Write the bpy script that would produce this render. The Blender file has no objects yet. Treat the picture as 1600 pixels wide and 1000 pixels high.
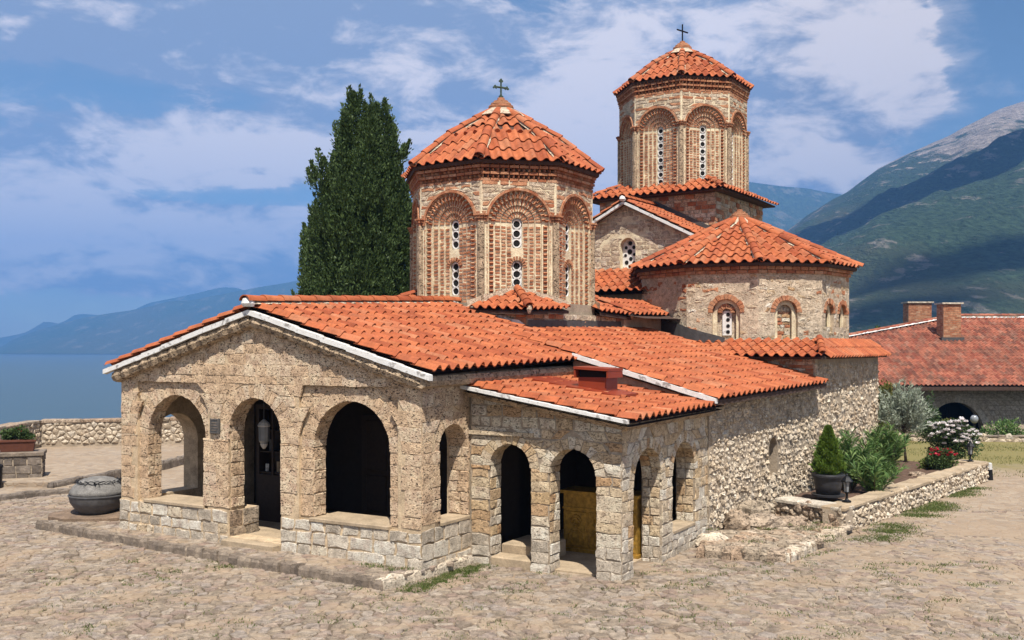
import bpy, math, random
import numpy as np
from mathutils import Vector, Matrix
R_ = random.Random(11)
npr = np.random.RandomState(5)
C = bpy.context.scene.collection
SC = bpy.context.scene

# ------------------------------------------------------------------ camera, light, exposure
F_PX, HOR = 1544.0, 543.0
cam_d = bpy.data.cameras.new('camera'); cam = bpy.data.objects.new('camera', cam_d); C.objects.link(cam)
cam.location = (0, 0, 4.0); cam.rotation_euler = (math.radians(90), 0, 0)
cam_d.sensor_width = 36; cam_d.lens = F_PX / 1600 * 36; cam_d.shift_y = (HOR - 500) / 1600
cam_d.clip_start = 0.1; cam_d.clip_end = 60000
SC.camera = cam
SUN_EL, SUN_AZ = 60.0, 9.0            # azimuth from the viewer's back, towards +x
sa, se = math.radians(SUN_AZ), math.radians(SUN_EL)
SUNV = Vector((math.sin(sa) * math.cos(se), -math.cos(sa) * math.cos(se), math.sin(se)))
sun_d = bpy.data.lights.new('sun', 'SUN'); sun_d.energy = 5.0; sun_d.angle = math.radians(0.5); sun_d.color = (1.0, 0.94, 0.85)
sun = bpy.data.objects.new('sun', sun_d); C.objects.link(sun)
sun.rotation_euler = SUNV.to_track_quat('Z', 'Y').to_euler()
SC.view_settings.view_transform = 'Standard'; SC.view_settings.look = 'None'
SC.view_settings.gamma = 1; SC.view_settings.use_curve_mapping = False
SC.view_settings.exposure = 0.78
SC.cycles.max_bounces = 6; SC.cycles.diffuse_bounces = 2; SC.cycles.transparent_max_bounces = 6
SC.cycles.volume_bounces = 0
HAZE_D = 2.3e-4
HAZE_C = (.17, .44, 1.0, 1)

# ------------------------------------------------------------------ node helpers
def nd(nt, t, ins=None, **kw):
    n = nt.nodes.new(t)
    for k, v in kw.items(): setattr(n, k, v)
    for k, v in (ins or {}).items():
        s = n.inputs[k]
        if hasattr(v, 'links') or isinstance(v, bpy.types.NodeSocket): nt.links.new(v, s)
        else: s.default_value = v
    return n
def mth(nt, op, a, b=None, c=None, clamp=False):
    n = nt.nodes.new('ShaderNodeMath'); n.operation = op; n.use_clamp = clamp
    for i, v in enumerate((a, b, c)):
        if v is None: continue
        if isinstance(v, bpy.types.NodeSocket): nt.links.new(v, n.inputs[i])
        else: n.inputs[i].default_value = v
    return n.outputs[0]
def mixc(nt, f, a, b, mode='MIX'):
    n = nt.nodes.new('ShaderNodeMix'); n.data_type = 'RGBA'; n.blend_type = mode
    for s, v in ((n.inputs[0], f), (n.inputs[6], a), (n.inputs[7], b)):
        if isinstance(v, bpy.types.NodeSocket): nt.links.new(v, s)
        elif isinstance(v, (int, float)): s.default_value = v
        else: s.default_value = tuple(v) + ((1,) if len(v) == 3 else ())
    return n.outputs[2]
def ramp(nt, f, stops, interp='LINEAR'):
    n = nt.nodes.new('ShaderNodeValToRGB'); n.color_ramp.interpolation = interp
    e = n.color_ramp.elements
    while len(e) < len(stops): e.new(0.5)
    for x, (p, c) in zip(e, stops):
        x.position = p; x.color = (c, c, c, 1) if isinstance(c, (int, float)) else tuple(c) + (1,)
    nt.links.new(f, n.inputs[0]); return n.outputs[0]
def sstep(nt, x, lo, hi):
    n = nt.nodes.new('ShaderNodeMapRange'); n.interpolation_type = 'SMOOTHSTEP'
    nt.links.new(x, n.inputs[0]); n.inputs[1].default_value = lo; n.inputs[2].default_value = hi
    return n.outputs[0]

# ------------------------------------------------------------------ sky with clouds
W = bpy.data.worlds.new('World'); SC.world = W; W.use_nodes = True
nt = W.node_tree; nt.nodes.clear()
sky = nd(nt, 'ShaderNodeTexSky', sky_type='NISHITA', sun_disc=False)
sky.sun_elevation = se; sky.sun_rotation = math.atan2(SUNV.x, SUNV.y); sky.altitude = 700; sky.air_density = 1.0; sky.dust_density = 0.6; sky.ozone_density = 2.0
tc = nd(nt, 'ShaderNodeTexCoord'); sx = nd(nt, 'ShaderNodeSeparateXYZ', {0: tc.outputs['Generated']})
X, Y, Z = sx.outputs
az = mth(nt, 'ARCTAN2', X, Y); el = mth(nt, 'ARCSINE', Z)
def skyn(sa_, se_, det, rough, off=0.0, dist=0.0):
    v = nd(nt, 'ShaderNodeCombineXYZ', {0: mth(nt, 'MULTIPLY', az, sa_), 1: mth(nt, 'MULTIPLY', el, se_), 2: off})
    n = nd(nt, 'ShaderNodeTexNoise', {'Vector': v.outputs[0], 'Scale': 1.0, 'Detail': det, 'Roughness': rough, 'Distortion': dist})
    return n.outputs['Fac']
def blob(px, py, rx, ry, w):
    a0 = math.atan((px - 800) / F_PX); e0 = math.atan((HOR - py) / F_PX)
    dx = mth(nt, 'MULTIPLY', mth(nt, 'SUBTRACT', az, a0), F_PX / rx); dy = mth(nt, 'MULTIPLY', mth(nt, 'SUBTRACT', el, e0), F_PX / ry)
    q = mth(nt, 'ADD', mth(nt, 'MULTIPLY', dx, dx), mth(nt, 'MULTIPLY', dy, dy))
    return mth(nt, 'MULTIPLY', mth(nt, 'EXPONENT', mth(nt, 'MULTIPLY', q, -1.0)), w)
def total(lst):
    s = lst[0]
    for b in lst[1:]: s = mth(nt, 'ADD', s, b)
    return s
n1 = skyn(4.2, 10.5, 8, 0.58, 3.1, 0.5); n2 = skyn(10, 24, 8, 0.62, 9.7, 0.5); n3 = skyn(22, 46, 6, 0.6, 4.4, 0.3)
cover = total([mth(nt, 'MULTIPLY', n1, 0.50), mth(nt, 'MULTIPLY', n2, 0.34), mth(nt, 'MULTIPLY', n3, 0.16),
    blob(350, 240, 250, 46, .22), blob(80, 285, 200, 40, .10), blob(380, 380, 200, 48, .27), blob(60, 385, 130, 46, .26), blob(240, 440, 300, 30, .12), blob(200, 30, 480, 75, .34), blob(480, 110, 330, 60, .12), blob(690, 110, 170, 130, .24),
    blob(900, 150, 150, 140, .18), blob(1250, 90, 260, 120, .24), blob(1270, 285, 150, 24, .26), blob(1300, 190, 200, 26, .10), blob(940, 230, 90, 60, .12),
    blob(100, 170, 240, 30, -.10), blob(830, 20, 100, 46, -.22), blob(1570, 120, 110, 170, -.30), blob(300, 315, 330, 14, -.14)])
m = mth(nt, 'MAXIMUM', mth(nt, 'MULTIPLY', sstep(nt, cover, 0.36, 0.58), .62), sstep(nt, cover, 0.455, 0.535))
bright = total([mth(nt, 'MULTIPLY', mth(nt, 'SUBTRACT', n2, .22), 1.35), mth(nt, 'MULTIPLY', mth(nt, 'SUBTRACT', n3, .2), 0.75), mth(nt, 'MULTIPLY', cover, 0.35), blob(400, 245, 120, 36, .34), blob(230, 255, 40, 18, .2), blob(920, 170, 110, 110, .26), blob(950, 225, 70, 30, .2), blob(1400, 110, 130, 60, .30), blob(1100, 30, 160, 40, .15), blob(1270, 275, 130, 20, .26),
    blob(380, 365, 130, 34, .20), blob(45, 370, 60, 24, .26), blob(660, 210, 60, 50, .18), blob(300, 60, 520, 100, -.34), blob(1250, 140, 160, 26, -.14)])
cb = sstep(nt, bright, 0.60, 1.02)
cloudcol = mixc(nt, cb, (3.2, 3.9, 5.4), (10.6, 9.7, 9.6))
mh = mth(nt, 'MULTIPLY', m, 0.94)
skyc = mixc(nt, 1.0, sky.outputs[0], (1.02, 1.08, 1.06), 'MULTIPLY')
col = mixc(nt, mh, skyc, cloudcol)
bg = nd(nt, 'ShaderNodeBackground', {'Color': col, 'Strength': 0.058})
wo = nd(nt, 'ShaderNodeOutputWorld', {'Surface': bg.outputs[0]})

# ------------------------------------------------------------------ materials
def newmat(name):
    m = bpy.data.materials.new(name); m.use_nodes = True
    nt = m.node_tree; b = nt.nodes['Principled BSDF']; b.inputs['Roughness'].default_value = 0.9
    b.inputs['Specular IOR Level'].default_value = 0.25
    return m, nt, b
def objco(nt): return nd(nt, 'ShaderNodeTexCoord').outputs['Object']
def noise(nt, vec, sc, det=4, ro=0.6, dist=0.0):
    return nd(nt, 'ShaderNodeTexNoise', {'Vector': vec, 'Scale': sc, 'Detail': det, 'Roughness': ro, 'Distortion': dist}).outputs['Fac']
ALB = 0.70
def stone_mat(name, cols, pit=0.0, pitscale=22.0, grain=0.35, stain=None, bump=0.5, rough=0.92, mott=6.0):
    cols = [tuple(x * ALB for x in c) for c in cols]
    m, nt, b = newmat(name); co = objco(nt)
    tone = nd(nt, 'ShaderNodeAttribute', attribute_name='tone').outputs['Fac']
    k = len(cols) - 1
    base = ramp(nt, tone, [(i / max(k, 1), c) for i, c in enumerate(cols)])
    nA = noise(nt, co, mott, 5, 0.65); nB = noise(nt, co, mott * 9, 3, 0.6)
    base = mixc(nt, grain, base, ramp(nt, nA, [(0.3, 0.12), (0.7, 1.0)]), 'OVERLAY')
    base = mixc(nt, grain * 0.8, base, ramp(nt, nB, [(0.3, 0.2), (0.7, 0.9)]), 'OVERLAY')
    h = mth(nt, 'ADD', mth(nt, 'MULTIPLY', nA, 0.6), mth(nt, 'MULTIPLY', nB, 0.4))
    if pit:
        st = nd(nt, 'ShaderNodeMapping', {0: co, 3: (1, 1, 1.9)}).outputs[0]
        p = noise(nt, st, pitscale, 3, 0.55, 0.6)
        hole = mth(nt, 'MAXIMUM', sstep(nt, p, 0.415, 0.36), mth(nt, 'MULTIPLY', sstep(nt, noise(nt, st, pitscale * 2.6, 2, .5, .4), .385, .325), .8))
        base = mixc(nt, mth(nt, 'MULTIPLY', hole, pit), base, (0.055, 0.038, 0.026))
        h = mth(nt, 'SUBTRACT', h, mth(nt, 'MULTIPLY', hole, 1.6))
    if stain:
        s = sstep(nt, noise(nt, co, stain[1], 4, 0.6), stain[2], stain[2] + 0.12)
        base = mixc(nt, mth(nt, 'MULTIPLY', s, stain[3]), base, stain[0])
    nt.links.new(base, b.inputs['Base Color']); b.inputs['Roughness'].default_value = rough
    bp = nd(nt, 'ShaderNodeBump', {'Strength': bump, 'Distance': 0.03, 'Height': h}); nt.links.new(bp.outputs[0], b.inputs['Normal'])
    return m
def flat_mat(name, c, rough=0.6, metal=0.0, var=0.2, sc=8.0, bump=0.1, spec=0.3, col2=None):
    c = tuple(x * .72 for x in c)
    m, nt, b = newmat(name); co = objco(nt); n = noise(nt, co, sc, 5, 0.65)
    c2 = col2 or tuple(x * (1 - var * 2) for x in c)
    nt.links.new(mixc(nt, ramp(nt, n, [(0.35, 0.0), (0.7, 1.0)]), c, c2), b.inputs['Base Color'])
    b.inputs['Roughness'].default_value = rough; b.inputs['Metallic'].default_value = metal; b.inputs['Specular IOR Level'].default_value = spec
    if bump:
        bp = nd(nt, 'ShaderNodeBump', {'Strength': bump, 'Distance': 0.01, 'Height': n}); nt.links.new(bp.outputs[0], b.inputs['Normal'])
    return m
def leaf_mat(name, cols, trans=0.25, rough=0.55):
    m, nt, b = newmat(name)
    tone = nd(nt, 'ShaderNodeAttribute', attribute_name='tone').outputs['Fac']
    col = ramp(nt, tone, [(i / (len(cols) - 1), c) for i, c in enumerate(cols)])
    nt.links.new(col, b.inputs['Base Color']); b.inputs['Roughness'].default_value = rough
    tr = nd(nt, 'ShaderNodeBsdfTranslucent', {'Color': col})
    mx = nd(nt, 'ShaderNodeMixShader', {0: trans, 1: b.outputs[0], 2: tr.outputs[0]})
    nt.links.new(mx.outputs[0], nt.nodes['Material Output'].inputs[0]); return m

M = {}
M['tuff'] = stone_mat('porous_tuff', [(0.686, 0.477, 0.302), (0.760, 0.552, 0.362), (0.835, 0.628, 0.437), (0.731, 0.506, 0.319), (0.805, 0.612, 0.437)], pit=.95, pitscale=21, bump=1.0, grain=.42)
M['porch'] = stone_mat('ochre_porch_stone', [(0.561, 0.347, 0.182), (0.708, 0.546, 0.351), (0.830, 0.719, 0.559), (0.634, 0.446, 0.247), (0.878, 0.781, 0.637), (0.708, 0.521, 0.325)], pit=.6, pitscale=18, bump=.95, grain=.38)
M['lime'] = stone_mat('grey_white_limestone', [(0.516, 0.438, 0.343), (0.680, 0.595, 0.477), (0.843, 0.752, 0.622), (0.586, 0.483, 0.363)], pit=.35, pitscale=30, bump=.8, grain=.45)
M['mortar'] = stone_mat('beige_mortar', [(0.598, 0.448, 0.284), (0.680, 0.524, 0.348)], bump=.7, grain=.4, mott=4)
M['greymortar'] = stone_mat('grey_mortar', [(0.379, 0.302, 0.220), (0.471, 0.385, 0.287)], bump=.8, grain=.35, mott=3)
M['pink'] = stone_mat('pale_lime_mortar', [(0.752, 0.604, 0.396), (0.866, 0.730, 0.517)], bump=.9, grain=.4, mott=3)
M['white'] = stone_mat('white_lime_wash', [(0.936, 0.897, 0.819), (0.950, 0.950, 0.936)], bump=.4, grain=.25, stain=((.16, .14, .12), 6, .54, .75))
M['brick'] = stone_mat('old_red_brick', [(0.426, 0.151, 0.073), (0.549, 0.241, 0.123), (0.638, 0.325, 0.179), (0.482, 0.190, 0.095), (0.672, 0.403, 0.246)], bump=.6, grain=.4, pit=.25, pitscale=40)
M['rubble'] = stone_mat('rubble_stone', [(0.587, 0.470, 0.336), (0.670, 0.549, 0.408), (0.744, 0.635, 0.494), (0.624, 0.500, 0.359), (0.775, 0.676, 0.546)], pit=.5, pitscale=16, bump=.9, grain=.5)
M['tile'] = stone_mat('terracotta_tile', [(0.337, 0.078, 0.029), (0.449, 0.123, 0.045), (0.496, 0.151, 0.058), (0.402, 0.100, 0.038), (0.487, 0.183, 0.086)], bump=.2, grain=.3, rough=.75, mott=2.5, stain=((.55, .33, .22), 9, .66, .45))
M['tiledark'] = stone_mat('weathered_red_tile', [(0.229, 0.064, 0.039), (0.334, 0.108, 0.064), (0.405, 0.147, 0.087), (0.185, 0.069, 0.046), (0.370, 0.167, 0.110)], bump=.2, grain=.45, rough=.85, mott=.8, stain=((.09, .06, .04), 1.6, .53, .55))
M['deck'] = flat_mat('roof_deck', (.10, .06, .045), .95, var=.2)
M['cobble'] = stone_mat('cobblestone', [(0.236, 0.184, 0.138), (0.294, 0.234, 0.172), (0.351, 0.283, 0.215), (0.277, 0.201, 0.156), (0.311, 0.259, 0.215), (0.384, 0.315, 0.244)], bump=1.1, grain=.55, mott=7, stain=((.34, .25, .165), 1.1, .50, .55))
M['curb'] = stone_mat('dark_kerb_stone', [(.13, .105, .085), (.20, .165, .135), (.26, .215, .175)], bump=.8, grain=.45, mott=7)
M['rock'] = stone_mat('boulder', [(0.342, 0.271, 0.195), (0.427, 0.347, 0.257), (0.399, 0.280, 0.190), (0.475, 0.399, 0.309)], pit=.3, pitscale=9, bump=1.2, grain=.6, mott=5)
M['tuffpale'] = stone_mat('weathered_pale_stone', [(0.575, 0.437, 0.299), (0.667, 0.523, 0.368), (0.736, 0.598, 0.448), (0.621, 0.471, 0.322)], pit=.35, pitscale=20, bump=.9, grain=.4)
M['moulding'] = stone_mat('brown_moulded_stone', [(.42, .31, .20), (.52, .39, .26), (.47, .35, .23)], pit=.8, pitscale=14, bump=1.2, grain=.5)
M['lidstone'] = stone_mat('grey_granite_lid', [(0.223, 0.211, 0.198), (0.260, 0.248, 0.229)], pit=.4, pitscale=40, bump=.5, grain=.4)
M['edge'] = stone_mat('worn_step_edge', [(.17, .135, .105), (.25, .20, .155), (.33, .265, .20)], bump=1.0, grain=.5, mott=7)
M['redslab'] = stone_mat('reddish_slab', [(0.216, 0.150, 0.102), (0.252, 0.180, 0.126)], bump=.8, grain=.45, mott=5)
M['slab'] = stone_mat('smooth_flagstone', [(0.442, 0.336, 0.222), (0.499, 0.394, 0.270)], bump=.3, grain=.3, mott=3)
M['lead'] = flat_mat('lead_flashing', (.13, .13, .13), .6, .3, .2)
M['dark'] = flat_mat('painted_shade', (.012, .011, .010), .9, bump=0)  # near-black colour standing in for the shade inside openings
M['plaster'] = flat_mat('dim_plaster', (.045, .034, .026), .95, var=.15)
M['wood'] = flat_mat('dark_wood', (.05, .03, .018), .6, var=.2, sc=14)
M['gold'] = flat_mat('gilded_relief', (.72, .42, .08), .38, .45, .3, 14, .3)
M['iron'] = flat_mat('black_iron', (.018, .018, .02), .5, .4, .2)
M['crossg'] = flat_mat('green_patina_metal', (.10, .15, .11), .6, .4, .2)
M['bronze'] = flat_mat('dark_bronze', (.17, .165, .165), .6, .1, .2)
M['redmetal'] = flat_mat('red_painted_sheet', (.33, .055, .022), .4, 0, .08, 3, .02)
M['pot'] = flat_mat('grey_plastic', (.045, .045, .05), .5, 0, .15, 6, .05)
M['terra'] = flat_mat('terracotta_pot', (.17, .06, .035), .7, 0, .15)
M['soil'] = stone_mat('garden_soil', [(.10, .06, .04), (.16, .10, .07)], bump=1, grain=.5, mott=9)
M['whitepaint'] = flat_mat('white_paint', (.78, .76, .72), .5, 0, .1)
M['glass'] = flat_mat('lamp_glass', (.30, .32, .34), .15, 0, .1, bump=0, spec=.6)
M['bark'] = stone_mat('bark', [(.12, .085, .06), (.18, .13, .09)], bump=1, grain=.5, mott=9)
M['cyp'] = leaf_mat('cypress_needles', [(.045, .078, .025), (.065, .105, .034), (.095, .14, .045), (.055, .09, .03)], .3)
M['thuja'] = leaf_mat('thuja_needles', [(.06, .11, .015), (.11, .18, .025), (.15, .21, .035)], .25)
M['ole'] = leaf_mat('oleander_leaf', [(.045, .095, .025), (.10, .185, .05), (.22, .30, .10)], .25)
M['olive'] = leaf_mat('olive_leaf', [(.20, .24, .17), (.30, .34, .26), (.42, .46, .37)], .2)
M['rose'] = leaf_mat('rose_leaf', [(.035, .065, .02), (.065, .11, .035), (.11, .15, .05)], .25)
M['shrub'] = leaf_mat('shrub_leaf', [(.08, .11, .02), (.14, .17, .035), (.20, .13, .05)], .25)
M['grass'] = leaf_mat('grass_blade', [(.05, .09, .018), (.09, .13, .028), (.20, .19, .07)], .3)
M['petalw'] = leaf_mat('white_petal', [(.82, .74, .73), (.92, .90, .89)], .3)
M['petalr'] = leaf_mat('red_petal', [(.50, .02, .05), (.62, .06, .10)], .3)

# ------------------------------------------------------------------ mesh helpers
class G:
    def __init__(s): s.v = []; s.f = []; s.t = []; s.n = 0
    def add(s, V, F, tone=.5):
        V = np.asarray(V, float).reshape(-1, 3); o = s.n
        s.v.append(V); s.f.extend([tuple(i + o for i in f) for f in F]); s.t.append(np.full(len(V), tone)); s.n += len(V)
        return s
    def arrays(s): return (np.concatenate(s.v) if s.v else np.zeros((0, 3))), s.f, (np.concatenate(s.t) if s.t else np.zeros(0))
    def obj(s, name, mat, parent=None, smooth=False): return mk(name, *s.arrays(), mat, parent, smooth)
def mk(name, V, F, T, mat, parent=None, smooth=False):
    me = bpy.data.meshes.new(name); nv = len(V)
    me.vertices.add(nv); me.vertices.foreach_set('co', np.asarray(V, np.float32).ravel())
    if isinstance(F, np.ndarray):
        ls = np.full(len(F), F.shape[1]); li = F.ravel()
    else:
        ls = np.fromiter((len(f) for f in F), int, len(F)); li = np.fromiter((i for f in F for i in f), int, int(ls.sum()))
    me.loops.add(len(li)); me.loops.foreach_set('vertex_index', li.astype(np.int32))
    me.polygons.add(len(ls)); st = np.concatenate(([0], np.cumsum(ls)[:-1])) if len(ls) else np.zeros(0)
    me.polygons.foreach_set('loop_start', st.astype(np.int32))
    me.polygons.foreach_set('use_smooth', np.full(len(ls), bool(smooth)))
    me.update(calc_edges=True)
    a = me.attributes.new('tone', 'FLOAT', 'POINT')
    T = np.asarray(T, np.float32) if np.ndim(T) else np.full(nv, T, np.float32)
    a.data.foreach_set('value', T)
    me.materials.append(M[mat] if isinstance(mat, str) else mat)
    o = bpy.data.objects.new(name, me); C.objects.link(o)
    if parent is not None: attach(o, parent)
    return o
WORLD = {}
def attach(o, parent):
    o.parent = parent
    L = WORLD.get(parent.name)
    if L is not None: o.matrix_parent_inverse = Matrix.Translation(-Vector(L))
def thing(name, label, cat, loc, group=None):
    o = bpy.data.objects.new(name, None); C.objects.link(o); o.empty_display_size = .2
    o.location = loc; WORLD[o.name] = tuple(loc); tag(o, label, cat, group); return o
def tag(o, label=None, cat=None, group=None, kind=None):
    if label: o['label'] = label
    if cat: o['category'] = cat
    if group: o['group'] = group
    if kind: o['kind'] = kind
    return o
A_ = lambda *x: np.array(x, float)
def frame(o, ea, eb, en):
    o, ea, eb, en = (np.array(q, float) for q in (o, ea, eb, en))
    def f(a, b, n=0.0): return o + ea * a + eb * b + en * n
    f.en = en; f.o = o; f.ea = ea; f.eb = eb; return f
ZUP = (0, 0, 1)
def box(g, f, a0, a1, b0, b1, n0, n1, tone=.5):
    V = [f(a, b, n) for n in (n0, n1) for (a, b) in ((a0, b0), (a1, b0), (a1, b1), (a0, b1))]
    g.add(V, [(3, 2, 1, 0), (4, 5, 6, 7), (0, 1, 5, 4), (1, 2, 6, 5), (2, 3, 7, 6), (3, 0, 4, 7)], tone)
def bbox(g, f, a0, a1, b0, b1, n0, n1, bev=.02, tone=.5):       # box with chamfered front edges
    V = [f(a, b, n0) for (a, b) in ((a0, b0), (a1, b0), (a1, b1), (a0, b1))] + [f(a, b, n1 - bev) for (a, b) in ((a0, b0), (a1, b0), (a1, b1), (a0, b1))] + \
        [f(a, b, n1) for (a, b) in ((a0 + bev, b0 + bev), (a1 - bev, b0 + bev), (a1 - bev, b1 - bev), (a0 + bev, b1 - bev))]
    g.add(V, [(3, 2, 1, 0), (8, 9, 10, 11)] + [(i + q, (i + 1) % 4 + q, (i + 1) % 4 + q + 4, i + q + 4) for q in (0, 4) for i in range(4)], tone)
WF = frame((0, 0, 0), (1, 0, 0), (0, 1, 0), ZUP)
def tube(g, pts, rad, n=8, tone=.5, cap=True):
    pts = [np.array(p, float) for p in pts]; rad = rad if hasattr(rad, '__len__') else [rad] * len(pts)
    V = []
    for i, p in enumerate(pts):
        d = pts[min(i + 1, len(pts) - 1)] - pts[max(i - 1, 0)]; d = d / (np.linalg.norm(d) + 1e-9)
        x = np.cross(d, (0, 0, 1)) if abs(d[2]) < .95 else np.cross(d, (1, 0, 0)); x /= np.linalg.norm(x); y = np.cross(d, x)
        for k in range(n):
            a = 2 * math.pi * k / n; V.append(p + (x * math.cos(a) + y * math.sin(a)) * rad[i])
    F = [(i * n + k, i * n + k + n, i * n + (k + 1) % n + n, i * n + (k + 1) % n) for i in range(len(pts) - 1) for k in range(n)]
    if cap: F += [tuple(range(n)), tuple(range((len(pts) - 1) * n + n - 1, (len(pts) - 1) * n - 1, -1))]
    g.add(V, F, tone)
def lathe(g, c, prof, n=20, tone=.5, jit=0):
    V = []
    for r, z in prof:
        for k in range(n):
            a = 2 * math.pi * k / n; q = r * (1 + (R_.uniform(-jit, jit) if jit else 0))
            V.append((c[0] + q * math.cos(a), c[1] + q * math.sin(a), c[2] + z))
    F = [(i * n + k, i * n + (k + 1) % n, i * n + (k + 1) % n + n, i * n + k + n) for i in range(len(prof) - 1) for k in range(n)]
    F += [tuple(range(n - 1, -1, -1)), tuple(range((len(prof) - 1) * n, len(prof) * n))]
    g.add(V, F, tone)
def prism(g, poly, z0, z1, tone=.5):
    n = len(poly); V = [(x, y, z0) for x, y in poly] + [(x, y, z1) for x, y in poly]
    g.add(V, [tuple(range(n - 1, -1, -1)), tuple(range(n, 2 * n))] + [(i, (i + 1) % n, (i + 1) % n + n, i + n) for i in range(n)], tone)

# pieces: stones, tiles, bricks; the largest in the picture become objects, the rest one mesh per part
PIECES = []
def piece(name, part, mat, V, F, tone): PIECES.append((name, part, mat, np.asarray(V, float).reshape(-1, 3), F, tone))
LIMIT = {'far_tile': 0, 'roof_tile': 300, 'stone': 300, 'voussoir': 160, 'rubble_stone': 280, 'brick': 300, 'cobblestone': 300, 'ridge_tile': 120, 'kerb_stone': 120, 'wall_stone': 260, 'coping_stone': 60}
MASS = {'far_tile': 'tiling', 'roof_tile': 'tiling', 'stone': 'masonry', 'voussoir': 'arch_masonry', 'rubble_stone': 'rubble_masonry', 'brick': 'brickwork', 'cobblestone': 'cobble_paving', 'ridge_tile': 'ridge_tiling', 'kerb_stone': 'kerb_masonry', 'wall_stone': 'wall_masonry', 'coping_stone': 'coping'}
def thing_of(o):
    while o.parent is not None: o = o.parent
    return o
def flush():
    by = {}
    for p in PIECES: by.setdefault((thing_of(p[1]).name, p[0]), []).append(p)
    for (th, name), L in by.items():
        sc = []
        for p in L:
            V = p[3]; y = np.maximum(V[:, 1], .5); px = 800 + F_PX * V[:, 0] / y; py = HOR - F_PX * (V[:, 2] - 4) / y
            c = (px.mean(), py.mean()); inside = -10 < c[0] < 1610 and -10 < c[1] < 1010
            sc.append((px.max() - px.min()) * (py.max() - py.min()) if inside else 0)
        order = sorted(range(len(L)), key=lambda i: -sc[i]); lim = LIMIT.get(name, 300)
        mass = {}
        for r, i in enumerate(order):
            n, part, mat, V, F, tone = L[i]
            if r < lim and sc[i] > 25:
                mk(n, V, F, tone, mat, part, mat in ('tile', 'tiledark'))
            else: mass.setdefault((part.name, mat), (part, G()))[1].add(V, F, tone)
        for (pn, mat), (part, g) in mass.items():
            o = g.obj(MASS[name], mat, part, mat in ('tile', 'tiledark')); o['kind'] = 'stuff'

def ctr(poly): return (sum(p[0] for p in poly) / len(poly), sum(p[1] for p in poly) / len(poly))
def area(poly): return .5 * sum(poly[i - 1][0] * poly[i][1] - poly[i][0] * poly[i - 1][1] for i in range(len(poly)))
def shrink(poly, d):
    c = ctr(poly); out = []
    for p in poly:
        L = math.hypot(p[0] - c[0], p[1] - c[1]) + 1e-9; s = max(.25, 1 - 1.25 * d / L); out.append((c[0] + (p[0] - c[0]) * s, c[1] + (p[1] - c[1]) * s))
    return out
def rough(poly, seg=.12, j=.012):
    out = []
    for i in range(len(poly)):
        p, q = poly[i], poly[(i + 1) % len(poly)]; L = math.hypot(q[0] - p[0], q[1] - p[1]); k = 2 if L > seg else 1
        for s in range(k):
            t = s / k; jj = j if s else j * .8
            out.append((p[0] + (q[0] - p[0]) * t + R_.uniform(-jj, jj), p[1] + (q[1] - p[1]) * t + R_.uniform(-jj, jj)))
    return out
def slab(f, poly, d0, d1, bev=.02, jn=.006, bulge=.006, sh=.7):
    n = len(poly); c = ctr(poly); tx, ty = R_.uniform(-jn, jn) * 4, R_.uniform(-jn, jn) * 4
    V = [f(a, b, d0) for a, b in poly] + [f(a, b, d0 + (d1 - d0) * sh) for a, b in poly]
    for a, b in shrink(poly, bev): V.append(f(a, b, d1 + R_.uniform(-jn, jn) + tx * (a - c[0]) * 2 + ty * (b - c[1]) * 2))
    V.append(f(c[0], c[1], d1 + bulge + R_.uniform(-jn, jn)))
    F = [(i, (i + 1) % n, n + (i + 1) % n, n + i) for i in range(n)] + [(n + i, n + (i + 1) % n, 2 * n + (i + 1) % n, 2 * n + i) for i in range(n)] + [(2 * n + i, 2 * n + (i + 1) % n, 3 * n) for i in range(n)]
    return np.array(V), F
def clip(poly, a, b, c):                       # keep a*x+b*y<=c
    out = []
    for i in range(len(poly)):
        p, q = poly[i - 1], poly[i]; dp, dq = a * p[0] + b * p[1] - c, a * q[0] + b * q[1] - c
        if (dp <= 0) != (dq <= 0):
            t = dp / (dp - dq); out.append((p[0] + (q[0] - p[0]) * t, p[1] + (q[1] - p[1]) * t))
        if dq <= 0: out.append(q)
    return out
def voronoi(pts, cell, keep=None):
    grid = {}
    for i, p in enumerate(pts): grid.setdefault((int(p[0] // cell), int(p[1] // cell)), []).append(i)
    out = []
    for i, p in enumerate(pts):
        if keep and not keep(p): continue
        gx, gy = int(p[0] // cell), int(p[1] // cell)
        nb = [j for dx in (-2, -1, 0, 1, 2) for dy in (-2, -1, 0, 1, 2) for j in grid.get((gx + dx, gy + dy), ()) if j != i]
        nb.sort(key=lambda j: (pts[j][0] - p[0]) ** 2 + (pts[j][1] - p[1]) ** 2)
        poly = [(p[0] - cell * 1.3, p[1] - cell * 1.3), (p[0] + cell * 1.3, p[1] - cell * 1.3), (p[0] + cell * 1.3, p[1] + cell * 1.3), (p[0] - cell * 1.3, p[1] + cell * 1.3)]
        for j in nb[:14]:
            q = pts[j]; a, b = q[0] - p[0], q[1] - p[1]; poly = clip(poly, a, b, a * (p[0] + q[0]) / 2 + b * (p[1] + q[1]) / 2)
            if len(poly) < 3: break
        if len(poly) >= 3: out.append(poly)
    return out
def jgrid(a0, a1, b0, b1, ca, cb, j=.42):
    return [(a0 + (x + .5 + (.5 if y % 2 else 0) + R_.uniform(-j, j)) * ca, b0 + (y + .5 + R_.uniform(-j, j)) * cb) for x in range(int((a1 - a0) / ca) + 1) for y in range(int((b1 - b0) / cb) + 1)]

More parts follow.
